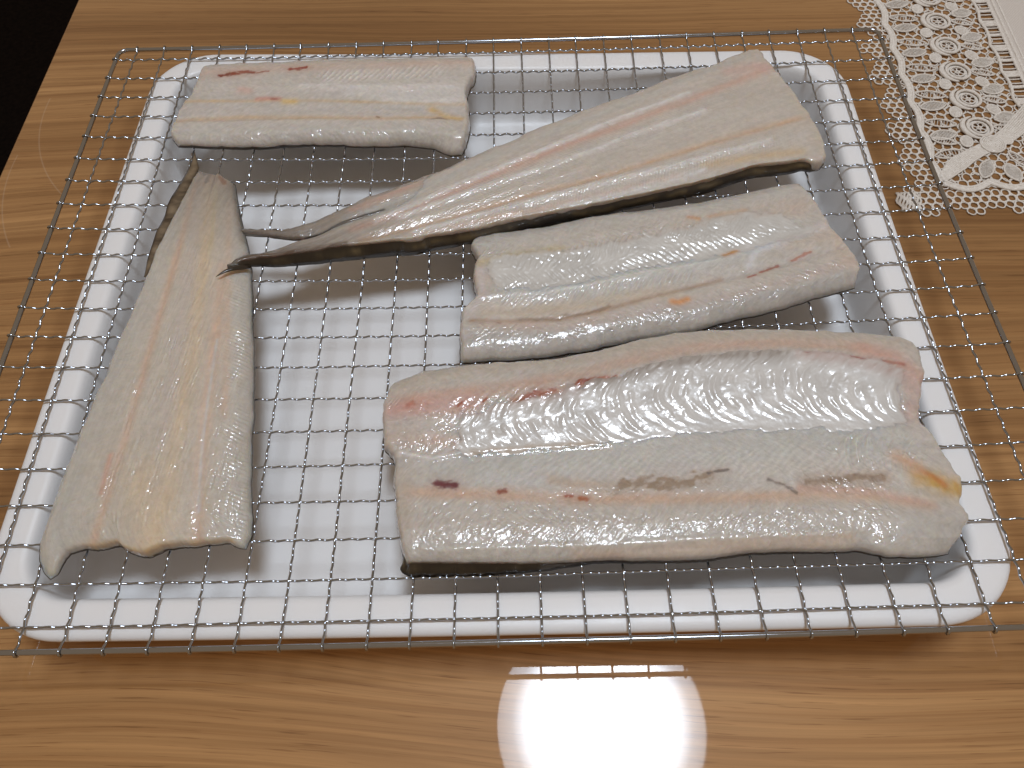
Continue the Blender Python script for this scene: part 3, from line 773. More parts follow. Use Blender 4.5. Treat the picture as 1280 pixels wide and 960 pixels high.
    for i, st in enumerate(([(-54.5, 29.4), (-21.9, 46.9), (16.3, 67.2), (56.5, 87.6), (98.3, 106.3)], [(-43.5, 30.7), (-6.8, 46.5), (31.5, 62.0), (71.6, 79.8), (104.5, 92.4)], [(-54.0, 22.3), (-21.5, 33.6), (15.8, 47.3), (42.8, 57.9)], [(-35.8, 21.0), (8.0, 34.2), (53.5, 48.3), (92.3, 58.7), (132.3, 71.1)], [(-60.5, 13.1), (-21.3, 21.7), (11.7, 31.2)])):
        F.glint(st, (2.8, 3.2, 3.8, 3.8, 2.6)[i], 1.0, 40 + i)
        F.ridge(st, 2.0, 0.7, 0.4, 60 + i)
    F.ridge([(-60.8, 16.8), (-21.4, 28.3), (15.6, 40.8), (53.8, 52.4), (93.3, 67.0), (154.7, 87.6)], 1.6, -0.5)
    F.ribs([(-21.3, 24.5), (30.4, 39.3), (87.9, 54.3), (148.2, 74.3)], 6.0, 1.5, 0.5, 0, 0.07, 27, 0.5, 0.2)
    F.ribs([(-50.8, 28.9), (-6.8, 51.5), (51.7, 75.4), (127.0, 109.3)], 8.0, 1.7, -0.5, 0, 0.06, 28, 0.5, 0.2)
    root = fillet('long fillet tapering to a dark split tail, lying diagonally across the rack')
    F.build(root, {0: [(0, 3, 1), (.1, 6, 3.2), (.2, 6.4, 3.6), (.35, 6.4, 2.4), (.5, 6.0, 1.6), (.7, 5.6, 1.4), (.8, 5.6, 2.6), (.86, 5.4, 2.2), (.93, 5.4, 2.6), (.97, 7, 2.6), (1, 4, 1)], 2: [(0, 1.2, .1), (.3, .6, 0), (1, .1, 0)], 3: [(0, 1.5, .1), (1, 1.5, .1)]}, skin_col=(0.15, 0.115, 0.06))
    # the flap of flesh split off beside the tail
    G = Fish(top=[(-117.5, 29.8), (-108.5, 29.1), (-102.9, 28.8), (-98.1, 28.9), (-89.2, 31.8), (-82.2, 35.4), (-74.4, 39.6), (-69.7, 41.8), (-60.4, 48.0), (-47.4, 53.2), (-37.7, 58.5), (-24.1, 66.8)],
             bottom=[(-116.6, 26.7), (-109.8, 25.9), (-103.4, 25.2), (-94.3, 23.8), (-87.2, 22.9), (-79.3, 24.6), (-72.2, 28.0), (-61.0, 31.7), (-44.0, 38.3), (-23.4, 49.4)],
             left=[(-117.5, 29.8), (-117.4, 28.2), (-116.6, 26.7)], right=[(-24.1, 66.8), (-23.4, 58.0), (-23.4, 49.4)], nu=220, nv=56, long=True)
    G.profile([0, .3, .55, .8, 1], [0, .3, .6, 1], [[1, 1.6, 1.6, 1], [1.6, 2.6, 3, 2.4], [2.6, 4.6, 5.6, 5.2], [2.8, 5.4, 6.4, 6.0], [1.0, 3.4, 4.2, 4.0]])
    G.roll((2.5, 1.6), (1.2, .8), (1, .5), (4, 1))
    G.base((0.50, 0.45, 0.38), 0.08, 23)
    G.line([(-66.3, 36.8), (-44.6, 47.3), (-26.0, 58.6)], 2.4, (0.62, 0.43, 0.36), 0.7)
    G.line([(-69.8, 31.9), (-55.4, 37.0), (-37.1, 45.6)], 1.6, (0.52, 0.51, 0.48), 0.8)
    k = np.clip(1.1 - G.U / 0.62, 0, 1)[..., None] * (0.5 + 0.7 * fbm(G.s / 12, G.w / 1.2, 27, 4)[..., None])
    G.col = G.col * (1 - np.clip(k, 0, .92)) + np.array((0.115, 0.105, 0.095)) * np.clip(k, 0, .92)
    G.line([(-87.1, 23.0), (-79.3, 24.8), (-72.4, 28.6), (-61.3, 32.8), (-51.6, 36.5)], 0.7, (0.04, 0.035, 0.03), 0.9, .2)
    G.glint([(-66.0, 33.8), (-44.4, 44.8), (-25.9, 54.5)], 2.0, 0.9)
    flap = empty('tail_flap', (0, 0, 0)); flap.parent = root
    G.build(flap, {0: [(0, .6, 0), (.5, 1.2, 0), (1, .4, 0)]})
    # black pointed fin at the very tip, lying over the left fillet
    pts = np.array([(-121.3, -3.6), (-119.9, -2.5), (-117.9, -0.7), (-115.8, 0.8), (-113.7, 2.1), (-111.5, 3.4), (-108.7, 5.0)])
    z = sag(pts[:, 0], pts[:, 1]) + np.array([8.2, 8.4, 8.3, 7.9, 7.2, 6.0, 4.4])
    b = Buf(); b.tube(np.c_[pts, z], [0.10, 0.4, 0.8, 1.1, 1.3, 1.3, 0.8], 8, flat=0.6)
    me = b.build('tail_fin'); F.set_attr(me, 'tint', np.tile(np.array((0.02, 0.017, 0.014)), (len(me.vertices), 1)))
    put('tail_fin', me, M['skin'], root)
fillet_tail()

# ---- wide fillet standing lengthwise at the left
def fillet_left():
    F = Fish(top=[(-144.9, 66.8), (-146.6, 60.5), (-148.2, 49.9), (-150.3, 37.4), (-152.7, 23.8), (-154.3, 13.6), (-155.1, 0.7), (-156.4, -11.9), (-157.3, -22.8), (-159.0, -32.8), (-160.2, -50.1), (-162.2, -61.0), (-163.5, -77.2), (-164.6, -89.2), (-165.5, -101.3), (-166.0, -113.2), (-166.2, -121.0), (-165.0, -126.5), (-161.9, -131.3), (-159.5, -133.0)],
             bottom=[(-126.1, 58.5), (-122.7, 46.7), (-118.7, 33.4), (-114.6, 21.0), (-112.0, 13.5), (-109.7, 3.1), (-106.5, -14.0), (-105.1, -24.1), (-102.6, -35.9), (-100.4, -50.8), (-98.0, -66.9), (-97.0, -77.7), (-95.6, -86.3), (-94.1, -98.3), (-91.8, -109.6), (-90.6, -118.5), (-91.9, -123.0)],
             left=[(-144.6, 66.3), (-141.7, 65.0), (-137.6, 63.2), (-134.2, 61.4), (-133.7, 63.2), (-130.6, 60.6), (-128.1, 59.0), (-125.6, 57.5)],
             right=[(-159.8, -132.9), (-157.6, -131.2), (-157.2, -127.9), (-155.6, -123.8), (-149.9, -122.6), (-143.3, -122.1), (-137.4, -121.2), (-134.2, -123.3), (-130.5, -125.0), (-127.6, -125.5), (-123.8, -124.5), (-120.1, -122.8), (-112.7, -122.3), (-104.7, -121.7), (-97.4, -120.8), (-94.2, -122.6), (-91.9, -123.0)], nu=460, nv=240, long=True)
    F.profile([0, .12, .5, .9, 1], [0, .06, .2, .4, .55, .75, .92, 1],
              [[1.6, 2.2, 2.4, 2.6, 2.6, 2.5, 2.2, 1.6], [2, 3.2, 3.8, 4.2, 4.2, 4, 3.2, 2], [2.4, 4.6, 5.6, 6.4, 6.8, 6.2, 5, 2.6], [2.4, 4.2, 5.4, 6.4, 7, 6.2, 5, 2.6], [1.6, 3, 4.4, 5.6, 6.4, 5.4, 4.2, 2.4]])
    F.roll((4, 2), (3, 1.8), (1.5, .8), (2.5, 1.6))
    F.base((0.615, 0.565, 0.48), 0.06, 31)
    def strip(a, w, rgb, k, nz=0.5, sd=3):
        F.line(a, w, rgb, k, nz, sd, 22.0, 2.0)
    strip([(-146.1, 49.8), (-152.6, 6.7), (-156.7, -35.6), (-160.7, -83.2), (-160.8, -124.3)], 8.0, (0.575, 0.56, 0.50), 0.9)
    strip([(-119.1, 39.9), (-109.7, -2.0), (-102.7, -47.4), (-96.3, -97.3), (-93.0, -122.4)], 6.5, (0.58, 0.56, 0.50), 0.9)
    strip([(-142.3, 55.5), (-141.9, 18.8), (-141.7, -16.5), (-142.4, -44.6), (-142.9, -77.5), (-144.0, -110.2), (-145.3, -122.3)], 1.8, (0.68, 0.50, 0.37), 0.75)
    strip([(-138.9, 55.5), (-134.8, 9.7), (-130.8, -32.9), (-128.4, -70.6), (-126.1, -104.1)], 3.0, (0.61, 0.55, 0.48), 0.8)
    strip([(-135.1, 55.5), (-129.2, 9.7), (-124.4, -36.8), (-122.9, -77.6), (-122.0, -104.2), (-123.2, -125.5)], 3.5, (0.70, 0.56, 0.38), 0.65)
    strip([(-120.7, 5.2), (-116.9, -32.9), (-114.0, -70.7), (-111.4, -97.9), (-107.8, -122.8)], 2.6, (0.70, 0.53, 0.40), 0.8)
    strip([(-115.9, -34.9), (-114.7, -59.8), (-113.0, -84.6), (-109.5, -110.7)], 0.7, (0.68, 0.66, 0.61), 0.8, .2)
    strip([(-124.8, 42.9), (-118.3, 5.2), (-111.6, -36.9), (-107.1, -70.7)], 1.6, (0.66, 0.52, 0.40), 0.6)
    strip([(-132.4, 53.0), (-129.8, 33.1), (-127.6, 14.3)], 1.0, (0.62, 0.54, 0.34), 0.6)
    strip([(-130.8, -97.7), (-122.4, -122.6)], 9.0, (0.72, 0.58, 0.40), 0.55)
    strip([(-146.4, -102.9), (-146.6, -87.6)], 1.2, (0.70, 0.42, 0.31), 0.6)
    F.line([(-147.9, -123.3), (-136.8, -121.7), (-133.5, -123.8), (-126.7, -126.0), (-119.2, -123.4), (-104.4, -122.2), (-96.4, -121.4)], 1.0, (0.66, 0.50, 0.27), 0.75)
    # grey, darker tail end
    k = np.clip(1 - F.U / 0.30, 0, 1)[..., None] * (0.55 + 0.5 * fbm(F.s / 20, F.w / 1.6, 36, 4)[..., None]); k = np.clip(k, 0, .9)
    F.col = F.col * (1 - k) + np.array((0.27, 0.25, 0.215)) * k
    F.stain([(-141.6, 64.2), (-137.3, 61.6), (-138.0, 56.9)], 2.0, (0.20, 0.19, 0.18), 0.6, 1.0, 5, 2)
    F.stain([(-131.7, 60.1), (-129.5, 55.9)], 1.6, (0.26, 0.14, 0.09), 0.7, 1.0, 6, 2)
    F.line([(-126.4, 55.9), (-121.0, 40.8), (-115.5, 21.5)], 1.6, (0.27, 0.24, 0.20), 0.6)
    for i, st in enumerate(([(-133.0, 18.9), (-134.3, -36.8), (-135.2, -77.5), (-136.7, -116.4)], [(-128.5, 9.7), (-127.7, -36.8), (-127.6, -84.4), (-128.7, -113.5)], [(-124.8, -3.6), (-122.4, -56.0), (-119.7, -97.8)], [(-108.7, -52.4), (-106.6, -84.7), (-102.5, -116.9)], [(-144.7, -56.0), (-142.8, -91.0), (-143.2, -119.3)], [(-101.6, -84.7), (-98.4, -110.8)])):
        F.glint(st, (3.0, 3.0, 2.6, 3.4, 3.0, 3.0)[i], 1.0, 80 + i)
    F.ribs([(-116.9, 18.9), (-108.2, -24.8), (-101.5, -70.8), (-95.6, -120.1)], 9.0, 1.8, 0.5, 0.02, 0.08, 34, 0.5, 0.2)
    F.ribs([(-146.2, 5.1), (-148.8, -44.6), (-151.8, -90.9), (-152.4, -122.2)], 9.0, 1.8, -0.5, 0.02, 0.06, 35, 0.5, 0.2)
    F.ridge([(-120.7, 5.2), (-116.9, -32.9), (-114.0, -70.7), (-111.4, -97.9), (-107.8, -122.8)], 1.8, -0.45)
    F.ridge([(-141.9, 18.8), (-141.7, -16.5), (-142.4, -44.6), (-142.9, -77.5), (-144.0, -110.2)], 1.6, -0.35)
    root = fillet('pale plain fillet lying lengthwise at the left with its wavy cut end in front')
    F.build(root, {2: [(0, 1.0, .6), (.1, 1.0, .6), (.2, 1.0, .6), (.35, 1.0, .5), (.6, 1.4, .4), (.8, .8, .2), (1, .3, 0)], 0: [(0, .8, .2), (.4, 1.2, .2), (.7, 1.0, .2), (1, .4, 0)], 3: [(0, .6, .4), (1, .6, .2)], 1: [(0, .4, 0), (.2, .8, .1), (1, .5, 0)]}, skin_col=(0.42, 0.34, 0.25))
    # free edge of skin standing out along the upper left side
    a_ = resample([(-149.0, 79.7), (-148.8, 73.2), (-150.0, 65.2), (-152.2, 56.8), (-154.4, 43.5), (-154.4, 38.0), (-156.0, 28.3), (-156.3, 14.4), (-156.5, 2.0)], np.linspace(0, 1, 60))
    b_ = resample([(-148.4, 79.5), (-143.9, 67.8), (-144.9, 60.5), (-146.2, 51.2), (-148.6, 38.6), (-149.9, 30.3), (-151.2, 22.2), (-153.1, 12.4), (-154.9, 1.1)], np.linspace(0, 1, 60))
    vv = []; tc = []
    for k in range(5):
        q = k / 4.0; p_ = a_ * (1 - q) + b_ * q
        zz = sag(p_[:, 0], p_[:, 1]) + 1.25 + 1.1 * q + 1.4 * (noise(np.linspace(0, 7, 60), np.zeros(60), 8) - 0.5) * (1 - q) - 0.6 * q * q
        vv.append(np.c_[p_, zz]); tc.append(np.tile(np.array((0.02, 0.017, 0.014)) * (1 - min(1, q * 3)) + np.array((0.22, 0.175, 0.125)) * min(1, q * 3) * (1 - 0.8 * max(0, q * 3 - 2)), (60, 1)))
    n1 = 300; top = np.concatenate(vv); V = np.r_[top, top - [0, 0, 0.35]]; f = []
    for k in range(4):
        for i in range(59):
            c = (k * 60 + i, k * 60 + i + 1, (k + 1) * 60 + i + 1, (k + 1) * 60 + i); f.append(c); f.append(tuple(x + n1 for x in c[::-1]))
    for i in range(59): f.append((i, i + n1, i + 1 + n1, i + 1))
    me = mesh('skin_flap', V * MM, f); F.set_attr(me, 'tint', np.concatenate(tc + tc)); put('skin_flap', me, M['skin'], root)
fillet_left()

# ---- middle fillet on the right
def fillet_middle():
    F = Fish(top=[(-10.6, 20.3), (-7.7, 22.5), (-4.4, 23.4), (8.2, 25.4), (23.3, 27.3), (44.6, 31.8), (53.6, 33.4), (71.2, 35.0), (94.2, 38.3), (117.6, 42.9), (133.1, 46.5), (140.3, 47.0)],
             bottom=[(-14.5, -44.3), (-3.2, -43.8), (6.9, -43.7), (16.6, -43.2), (26.7, -41.9), (40.2, -39.6), (57.4, -35.8), (71.0, -33.9), (85.1, -32.1), (99.5, -27.4), (119.3, -23.3), (134.9, -18.4), (142.8, -16.3), (150.4, -14.6), (155.5, -12.7)],
             left=[(-10.6, 20.3), (-11.1, 16.3), (-7.4, 8.0), (-9.3, 4.5), (-9.9, -1.5), (-8.0, -11.0), (-8.3, -13.8), (-14.5, -20.0), (-15.1, -29.1), (-14.5, -44.3)],
             right=[(140.3, 47.0), (143.1, 45.6), (144.4, 40.8), (147.5, 30.7), (150.1, 21.9), (152.8, 13.5), (155.5, 9.0), (157.4, 1.5), (158.2, -5.7), (155.5, -12.7)], nu=440, nv=200)
    F.profile([0, .5, 1], [0, .1, .22, .35, .5, .6, .7, .8, .92, 1], [[3, 5.5, 6.6, 6.6, 5.8, 5.8, 5.0, 6.4, 6, 3.4], [3.4, 7, 8, 7.2, 5.8, 6.6, 5.2, 7.2, 6.6, 3.6], [3, 6.2, 7.4, 6.8, 5.6, 6.2, 5.8, 6.6, 6, 3.4]])
    F.roll((3.5, 2.2), (4, 2.2), (3, 2.4), (3, 2))
    F.base((0.60, 0.565, 0.505), 0.06, 41)
    F.line([(-9.7, 14.7), (22.4, 22.2), (59.3, 27.8), (96.7, 33.3), (136.5, 40.7)], 4.0, GREY, 0.9)
    F.line([(-6.7, 3.8), (7.5, 7.0), (29.0, 9.4)], 2.2, (0.62, 0.52, 0.32), 0.7)
    F.line([(7.4, 1.1), (36.0, 6.0), (64.9, 11.2), (87.1, 17.6), (113.0, 22.7), (139.3, 28.8)], 5.0, (0.60, 0.50, 0.41), 0.7)
    F.line([(-6.7, -5.1), (21.4, -3.8), (42.7, -0.1)], 4.0, (0.66, 0.53, 0.42), 0.6)
    F.line([(7.2, -13.3), (34.9, -11.7), (63.1, -6.7), (91.8, -0.1), (110.0, 4.3)], 4.5, (0.63, 0.63, 0.59), 0.85)
    F.line([(-6.7, -14.6), (21.0, -13.8), (42.0, -9.8), (63.3, -4.5), (88.2, -0.8), (99.0, 1.3)], 0.7, (0.76, 0.74, 0.70), 0.85, .3)
    F.line([(106.9, 7.2), (121.6, 10.5), (136.2, 13.3), (147.7, 17.7)], 2.0, (0.78, 0.77, 0.76), 0.9)
    F.line([(110.6, -2.0), (114.0, 3.2), (117.4, 6.6), (128.3, 8.7)], 1.8, (0.74, 0.73, 0.72), 0.8)
    F.line([(-3.2, -22.3), (20.7, -22.2), (48.2, -19.0), (76.0, -15.1)], 4.0, (0.66, 0.57, 0.45), 0.7)
    F.line([(-10.1, -26.4), (6.9, -28.2), (27.3, -27.6), (47.9, -23.3), (69.1, -16.6), (97.6, -9.3)], 1.6, (0.50, 0.36, 0.26), 0.75, .6)
    F.stain([(10.3, -27.0), (23.9, -27.0), (41.0, -24.8), (48.1, -21.7)], 1.2, (0.33, 0.25, 0.18), 0.55, 1.3, 44)
    F.stain([(0.8, -28.6), (2.1, -28.8)], 0.6, (0.25, 0.05, 0.03), 0.9, .4)
    F.line([(-12.8, -24.2), (-9.4, -20.1), (-5.3, -14.7), (-6.0, -0.7)], 1.8, (0.66, 0.60, 0.56), 0.8)
    F.line([(-4.9, -29.7), (27.0, -32.4), (67.9, -25.7), (95.5, -21.2), (131.2, -11.2), (153.2, -3.8)], 3.0, (0.60, 0.49, 0.42), 0.65)
    F.line([(-11.7, -37.1), (10.0, -38.6), (33.6, -36.1), (67.7, -29.7), (102.4, -23.0), (130.8, -16.1), (152.2, -10.9)], 4.5, (0.50, 0.485, 0.45), 0.85)
    for a in ([(101.1, 3.9), (104.5, 5.1), (106.8, 6.3)], [(75.2, -21.0), (77.9, -21.6), (81.5, -20.1)]):
        F.line(a, 1.6, (0.72, 0.36, 0.14), 0.85, .3)
    F.stain([(109.1, -9.0), (112.7, -7.9)], 0.8, (0.42, 0.10, 0.05), .85, .8); F.stain([(115.0, -6.3), (123.2, -3.2)], 0.9, (0.40, 0.12, 0.07), .8, 1.2); F.stain([(129.9, -0.5), (135.3, 2.3), (138.4, 3.5)], 0.9, (0.45, 0.15, 0.09), .75, 1.2)
    F.line([(88.1, 25.1), (92.3, 23.9)], 1.2, (0.66, 0.36, 0.18), .7); F.line([(97.2, 25.1), (113.9, 28.0)], 1.4, (0.68, 0.46, 0.30), .6)
    F.line([(130.5, 11.3), (150.4, 13.7), (153.7, -1.6)], 6, (0.64, 0.53, 0.43), .5)
    # herringbone of muscle folds above and below the lateral line
    F.ribs([(-3.1, 2.0), (28.8, 5.4), (57.6, 10.7), (86.8, 16.7), (119.7, 21.4)], 4.2, 3.0, 0.65, 0.0, 0.17, 45, 1.3, 0.3, 6, 0.10)
    F.ribs([(-2.5, -8.3), (28.3, -5.8), (56.6, -2.0), (85.5, 5.6), (118.5, 13.0)], 4.0, 3.0, -0.75, 0.0, 0.17, 46, 1.3, 0.3, 6, 0.10)
    F.ribs([(0.2, -16.5), (27.8, -15.7), (55.7, -11.6), (91.2, -4.5)], 3.4, 2.6, 0.9, 0.0, 0.14, 47, 0.5, 0.2)
    F.ridge([(-6.7, -14.6), (42.0, -9.8), (88.2, -0.8), (99.0, 1.3), (147.5, 16.8)], 1.5, 0.35)
    F.ridge([(-10.1, -26.4), (27.3, -27.6), (69.1, -16.6), (119.1, -4.4), (152.2, 5.2)], 1.8, -0.7)
    for i, st in enumerate(([(-3.1, 9.6), (11.2, 11.5), (51.0, 17.0), (87.6, 22.3)], [(0.4, 1.3), (50.2, 6.3), (101.5, 17.7)], [(0.3, -10.5), (42.2, -6.7)], [(-6.7, -31.9), (20.2, -34.7), (54.0, -31.9), (71.1, -28.5)], [(71.0, -29.3), (102.8, -19.5), (149.9, -5.0)], [(115.2, 14.6), (137.6, 20.3)])):
        F.glint(st, (3.5, 4.5, 3.0, 4.5, 5.0, 3.5)[i], 1.0, 90 + i)
    root = fillet('middle fillet with herringbone muscle folds, between the long diagonal fillet and the largest one')
    F.build(root, {0: [(0, .4, 0), (.1, 1.2, .2), (.3, 1.0, .2), (.6, 1.2, .2), (1, .4, 0)]},
            lining=([(-2.5, 7.3), (14.7, 8.6), (36.2, 10.6), (58.0, 13.8), (76.4, 18.1), (95.0, 22.8), (113.7, 26.5), (129.7, 25.5), (138.9, 17.8), (148.4, 17.6), (136.0, 12.4), (117.7, 8.4), (110.0, 4.3), (99.3, 3.1), (81.4, 0.4), (59.9, -3.9), (38.6, -9.2), (21.1, -12.0), (2.0, -12.3), (-3.2, -3.0)], (0.64, 0.63, 0.60), 0.16))
fillet_middle()

# ---- the largest fillet, front right
def fillet_front():
    F = Fish(top=[(-42.6, -55.8), (-40.4, -53.9), (-30.5, -49.9), (-21.4, -48.6), (-11.8, -47.3), (0.7, -46.4), (17.5, -46.2), (26.4, -45.3), (36.4, -43.3), (43.1, -42.3), (57.0, -38.1), (74.4, -34.8), (87.7, -34.2), (104.6, -34.2), (114.8, -34.8), (126.4, -35.8), (139.4, -37.4), (152.3, -39.0), (163.4, -40.5), (168.0, -43.6)],
             bottom=[(-32.5, -130.4), (-20.2, -130.8), (-7.4, -131.2), (4.6, -131.5), (14.5, -131.6), (22.2, -131.5), (30.8, -131.2), (36.6, -130.8), (60.7, -131.6), (75.4, -131.6), (82.7, -130.2), (90.6, -129.7), (101.6, -129.7), (107.2, -129.9), (119.7, -130.2), (127.8, -130.0), (132.4, -131.6), (136.6, -132.6), (147.7, -133.3), (153.9, -132.9), (158.0, -132.1)],
             left=[(-42.6, -55.8), (-43.7, -59.0), (-44.8, -65.8), (-44.8, -75.3), (-43.0, -84.4), (-40.2, -88.7), (-38.5, -92.2), (-39.4, -96.7), (-37.9, -105.2), (-36.7, -114.9), (-35.0, -123.6), (-33.5, -127.8), (-32.5, -130.4)],
             right=[(168.0, -43.6), (170.2, -45.1), (171.7, -48.9), (170.5, -54.6), (170.0, -59.8), (167.4, -64.7), (165.4, -69.8), (163.0, -76.3), (162.1, -81.8), (165.0, -86.0), (166.3, -93.6), (167.7, -101.1), (169.1, -106.2), (168.3, -110.6), (166.5, -112.9), (165.8, -115.3), (167.7, -119.8), (165.1, -123.4), (162.0, -128.0), (159.2, -130.2), (158.0, -132.1)], nu=560, nv=240)
    F.profile([0, .12, .5, .9, 1], [0, .07, .18, .3, .42, .52, .6, .68, .76, .85, .94, 1],
              [[4, 6, 7, 7, 6.6, 5.2, 5.8, 6.2, 6.5, 7.4, 6.6, 5], [4.5, 7.2, 8.4, 7.7, 6.4, 5.4, 6.1, 6.7, 6.9, 7.6, 6.8, 5], [5, 8.0, 9.4, 8.2, 6.6, 5.6, 6.3, 6.9, 7.0, 7.7, 6.8, 5], [4.5, 7.6, 8.8, 7.8, 6.4, 5.6, 6.6, 7, 6.2, 7.2, 6.2, 4.4], [3, 5, 6, 6, 5.4, 4.6, 5.4, 5.6, 5.2, 5.6, 4.8, 3]])
    F.roll((4, 2.6), (3, 1.8), (3.5, 3), (3.5, 2))
    F.base((0.61, 0.575, 0.515), 0.06, 51)
    F.line([(-40.3, -57.9), (-6.5, -51.1), (32.8, -48.5), (59.4, -42.8), (92.7, -39.2), (134.6, -41.4), (165.0, -47.2)], 4.0, (0.57, 0.52, 0.44), 0.8)
    F.line([(-38.0, -65.8), (-19.0, -64.4), (6.4, -61.4), (32.2, -56.6), (58.5, -50.0), (84.8, -45.7), (117.2, -44.9), (148.0, -49.0)], 3.4, (0.62, 0.44, 0.34), 0.7)
    F.line([(-40.8, -70.0), (-25.2, -68.9), (-9.4, -68.6)], 4.5, (0.66, 0.40, 0.34), 0.75)
    F.line([(147.6, -50.5), (159.1, -54.3), (165.9, -63.0)], 4.5, (0.66, 0.42, 0.34), 0.7)
    F.line([(159.0, -62.0), (164.2, -70.3), (157.4, -78.2)], 5.0, (0.62, 0.45, 0.39), 0.6)
    F.line([(-40.3, -81.2), (-27.8, -83.9), (-15.5, -85.6)], 5.0, (0.62, 0.52, 0.44), 0.8)
    F.line([(-23.2, -84.0), (-9.3, -87.1), (6.0, -85.8)], 2.5, (0.66, 0.47, 0.38), 0.5)
    F.line([(-0.1, -87.3), (18.2, -86.5), (42.4, -88.7)], 1.4, (0.66, 0.50, 0.34), 0.6)
    # whitish midline and grey-white flank below it
    F.line([(-36.9, -88.3), (-24.6, -91.0), (-15.5, -89.2), (-6.3, -86.0)], 1.0, (0.76, 0.73, 0.70), 0.8, .5)
    F.line([(-18.3, -96.5), (17.9, -95.8), (54.2, -93.7), (90.4, -91.7), (126.1, -91.6), (149.3, -92.7)], 7.0, (0.60, 0.595, 0.55), 0.9)
    F.line([(-6.2, -100.1), (23.6, -101.9), (53.4, -101.3), (77.4, -98.9)], 3.0, (0.64, 0.63, 0.60), 0.6)
    F.line([(-35.8, -104.6), (-12.0, -106.2), (5.7, -107.3), (29.0, -109.6), (58.1, -110.5), (86.8, -111.2), (115.5, -111.1), (140.5, -112.8), (153.4, -116.4)], 2.6, (0.68, 0.48, 0.34), 0.8)
    F.line([(110.5, -107.7), (135.5, -110.4), (156.1, -116.6)], 1.6, (0.66, 0.42, 0.33), 0.6)
    F.line([(-29.5, -115.4), (5.5, -117.8), (51.5, -119.2), (94.2, -119.2), (136.0, -120.2)], 6.0, (0.605, 0.565, 0.50), 0.8)
    F.line([(-29.0, -127.1), (-0.4, -127.9), (39.4, -127.5), (79.1, -126.1), (123.7, -126.5)], 3.2, (0.60, 0.58, 0.52), 0.7)
    F.line([(27.9, -130.7), (64.7, -129.4), (90.2, -127.9), (123.6, -128.0)], 2.4, (0.68, 0.56, 0.45), 0.7)
    F.line([(-36.4, -98.9), (-33.8, -118.0)], 4.0, (0.58, 0.52, 0.43), 0.7)
    F.line([(149.2, -124.0), (160.5, -123.0), (155.5, -130.2)], 7.0, (0.52, 0.50, 0.45), 0.8)
    # yellow-orange stain at the right end
    F.line([(154.3, -105.4), (159.2, -107.9), (165.6, -109.8)], 4.2, (0.62, 0.40, 0.12), 0.95, .5, 52, 4, 3)
    F.line([(155.0, -102.9), (158.6, -105.3), (161.8, -108.6)], 1.3, (0.60, 0.24, 0.06), 0.8, .4)
    F.line([(148.2, -96.7), (153.8, -102.2)], 3.2, (0.66, 0.44, 0.30), 0.7)
    # brown bruises along the groove
    F.stain([(45.5, -104.7), (55.9, -104.1), (67.6, -104.2), (78.1, -102.3)], 3.0, (0.33, 0.235, 0.145), 0.85, 1.6, 53, 2.2)
    F.stain([(78.4, -100.7), (85.9, -99.6)], 0.7, (0.15, 0.12, 0.10), 0.8, 1.0)
    F.stain([(99.7, -104.1), (105.0, -106.6), (108.7, -109.6)], 0.8, (0.20, 0.15, 0.11), 0.8, 1.2, 54)
    F.stain([(113.3, -105.6), (116.8, -105.5), (125.5, -104.9), (134.2, -104.6), (140.9, -105.2)], 1.7, (0.24, 0.17, 0.12), 0.9, 1.3, 55, 1.8)
    F.line([(113.8, -105.6), (140.9, -105.2)], 3.0, (0.42, 0.31, 0.21), 0.5)
    F.line([(20.6, -101.3), (29.4, -103.5), (41.1, -105.2)], 2.4, (0.55, 0.42, 0.30), 0.6)
    # blood
    F.stain([(-22.3, -101.6), (-19.3, -102.1), (-15.1, -102.5)], 1.9, (0.16, 0.02, 0.03), 0.97, 0.7, 56)
    F.stain([(1.0, -105.9), (3.3, -105.3)], 1.2, (0.30, 0.06, 0.015), 0.9, 0.9, 57); F.stain([(25.6, -107.9), (27.4, -108.2)], 1.3, (0.38, 0.08, 0.02), 0.9, .8); F.stain([(30.5, -109.1), (32.9, -109.4)], 1.3, (0.42, 0.11, 0.02), 0.9, .7)
    F.stain([(11.1, -66.9), (14.3, -65.5), (17.5, -64.9)], 1.8, (0.30, 0.035, 0.012), 0.95, 1.1, 58); F.stain([(17.8, -64.9), (23.5, -63.6)], 1.2, (0.36, 0.06, 0.02), 0.85, 1.4, 59); F.stain([(32.5, -61.3), (35.7, -60.3), (38.9, -60.1)], 1.8, (0.30, 0.04, 0.015), 0.95, 1.0, 61)
    F.stain([(39.6, -59.3), (47.9, -58.5)], 0.8, (0.40, 0.08, 0.03), 0.7, 1.8, 62); F.stain([(-14.8, -69.6), (-13.5, -68.2)], 0.9, (0.40, 0.10, 0.05), 0.8, 1); F.stain([(-34.6, -68.4), (-32.8, -67.7)], 1.4, (0.52, 0.20, 0.13), 0.7, 1.2); F.stain([(-5.0, -67.9), (-3.7, -66.8)], 0.8, (0.40, 0.10, 0.05), 0.8, 1)
    F.stain([(6.3, -68.0), (9.5, -67.4)], 1.0, (0.42, 0.15, 0.08), .6, 1.4)
    F.line([(6.4, -67.5), (25.4, -64.0), (44.7, -59.2)], 1.6, (0.55, 0.26, 0.17), 0.55)
    F.line([(124.0, -50.4), (137.8, -52.3), (146.5, -55.1), (161.4, -57.1)], 0.9, (0.42, 0.16, 0.13), 0.7, .6)
    F.line([(34.9, -64.2), (51.0, -60.3), (67.4, -56.4)], 1.8, (0.44, 0.36, 0.31), 0.7, .7)
    # relief
    F.ribs([(-18.7, -79.9), (6.2, -76.1), (43.9, -71.2), (82.2, -64.7), (120.0, -63.5), (161.2, -70.2)], 13.5, 5.6, 0.12, -0.05, 0.27, 63, 1.7, 0.12, 8, 0.0)
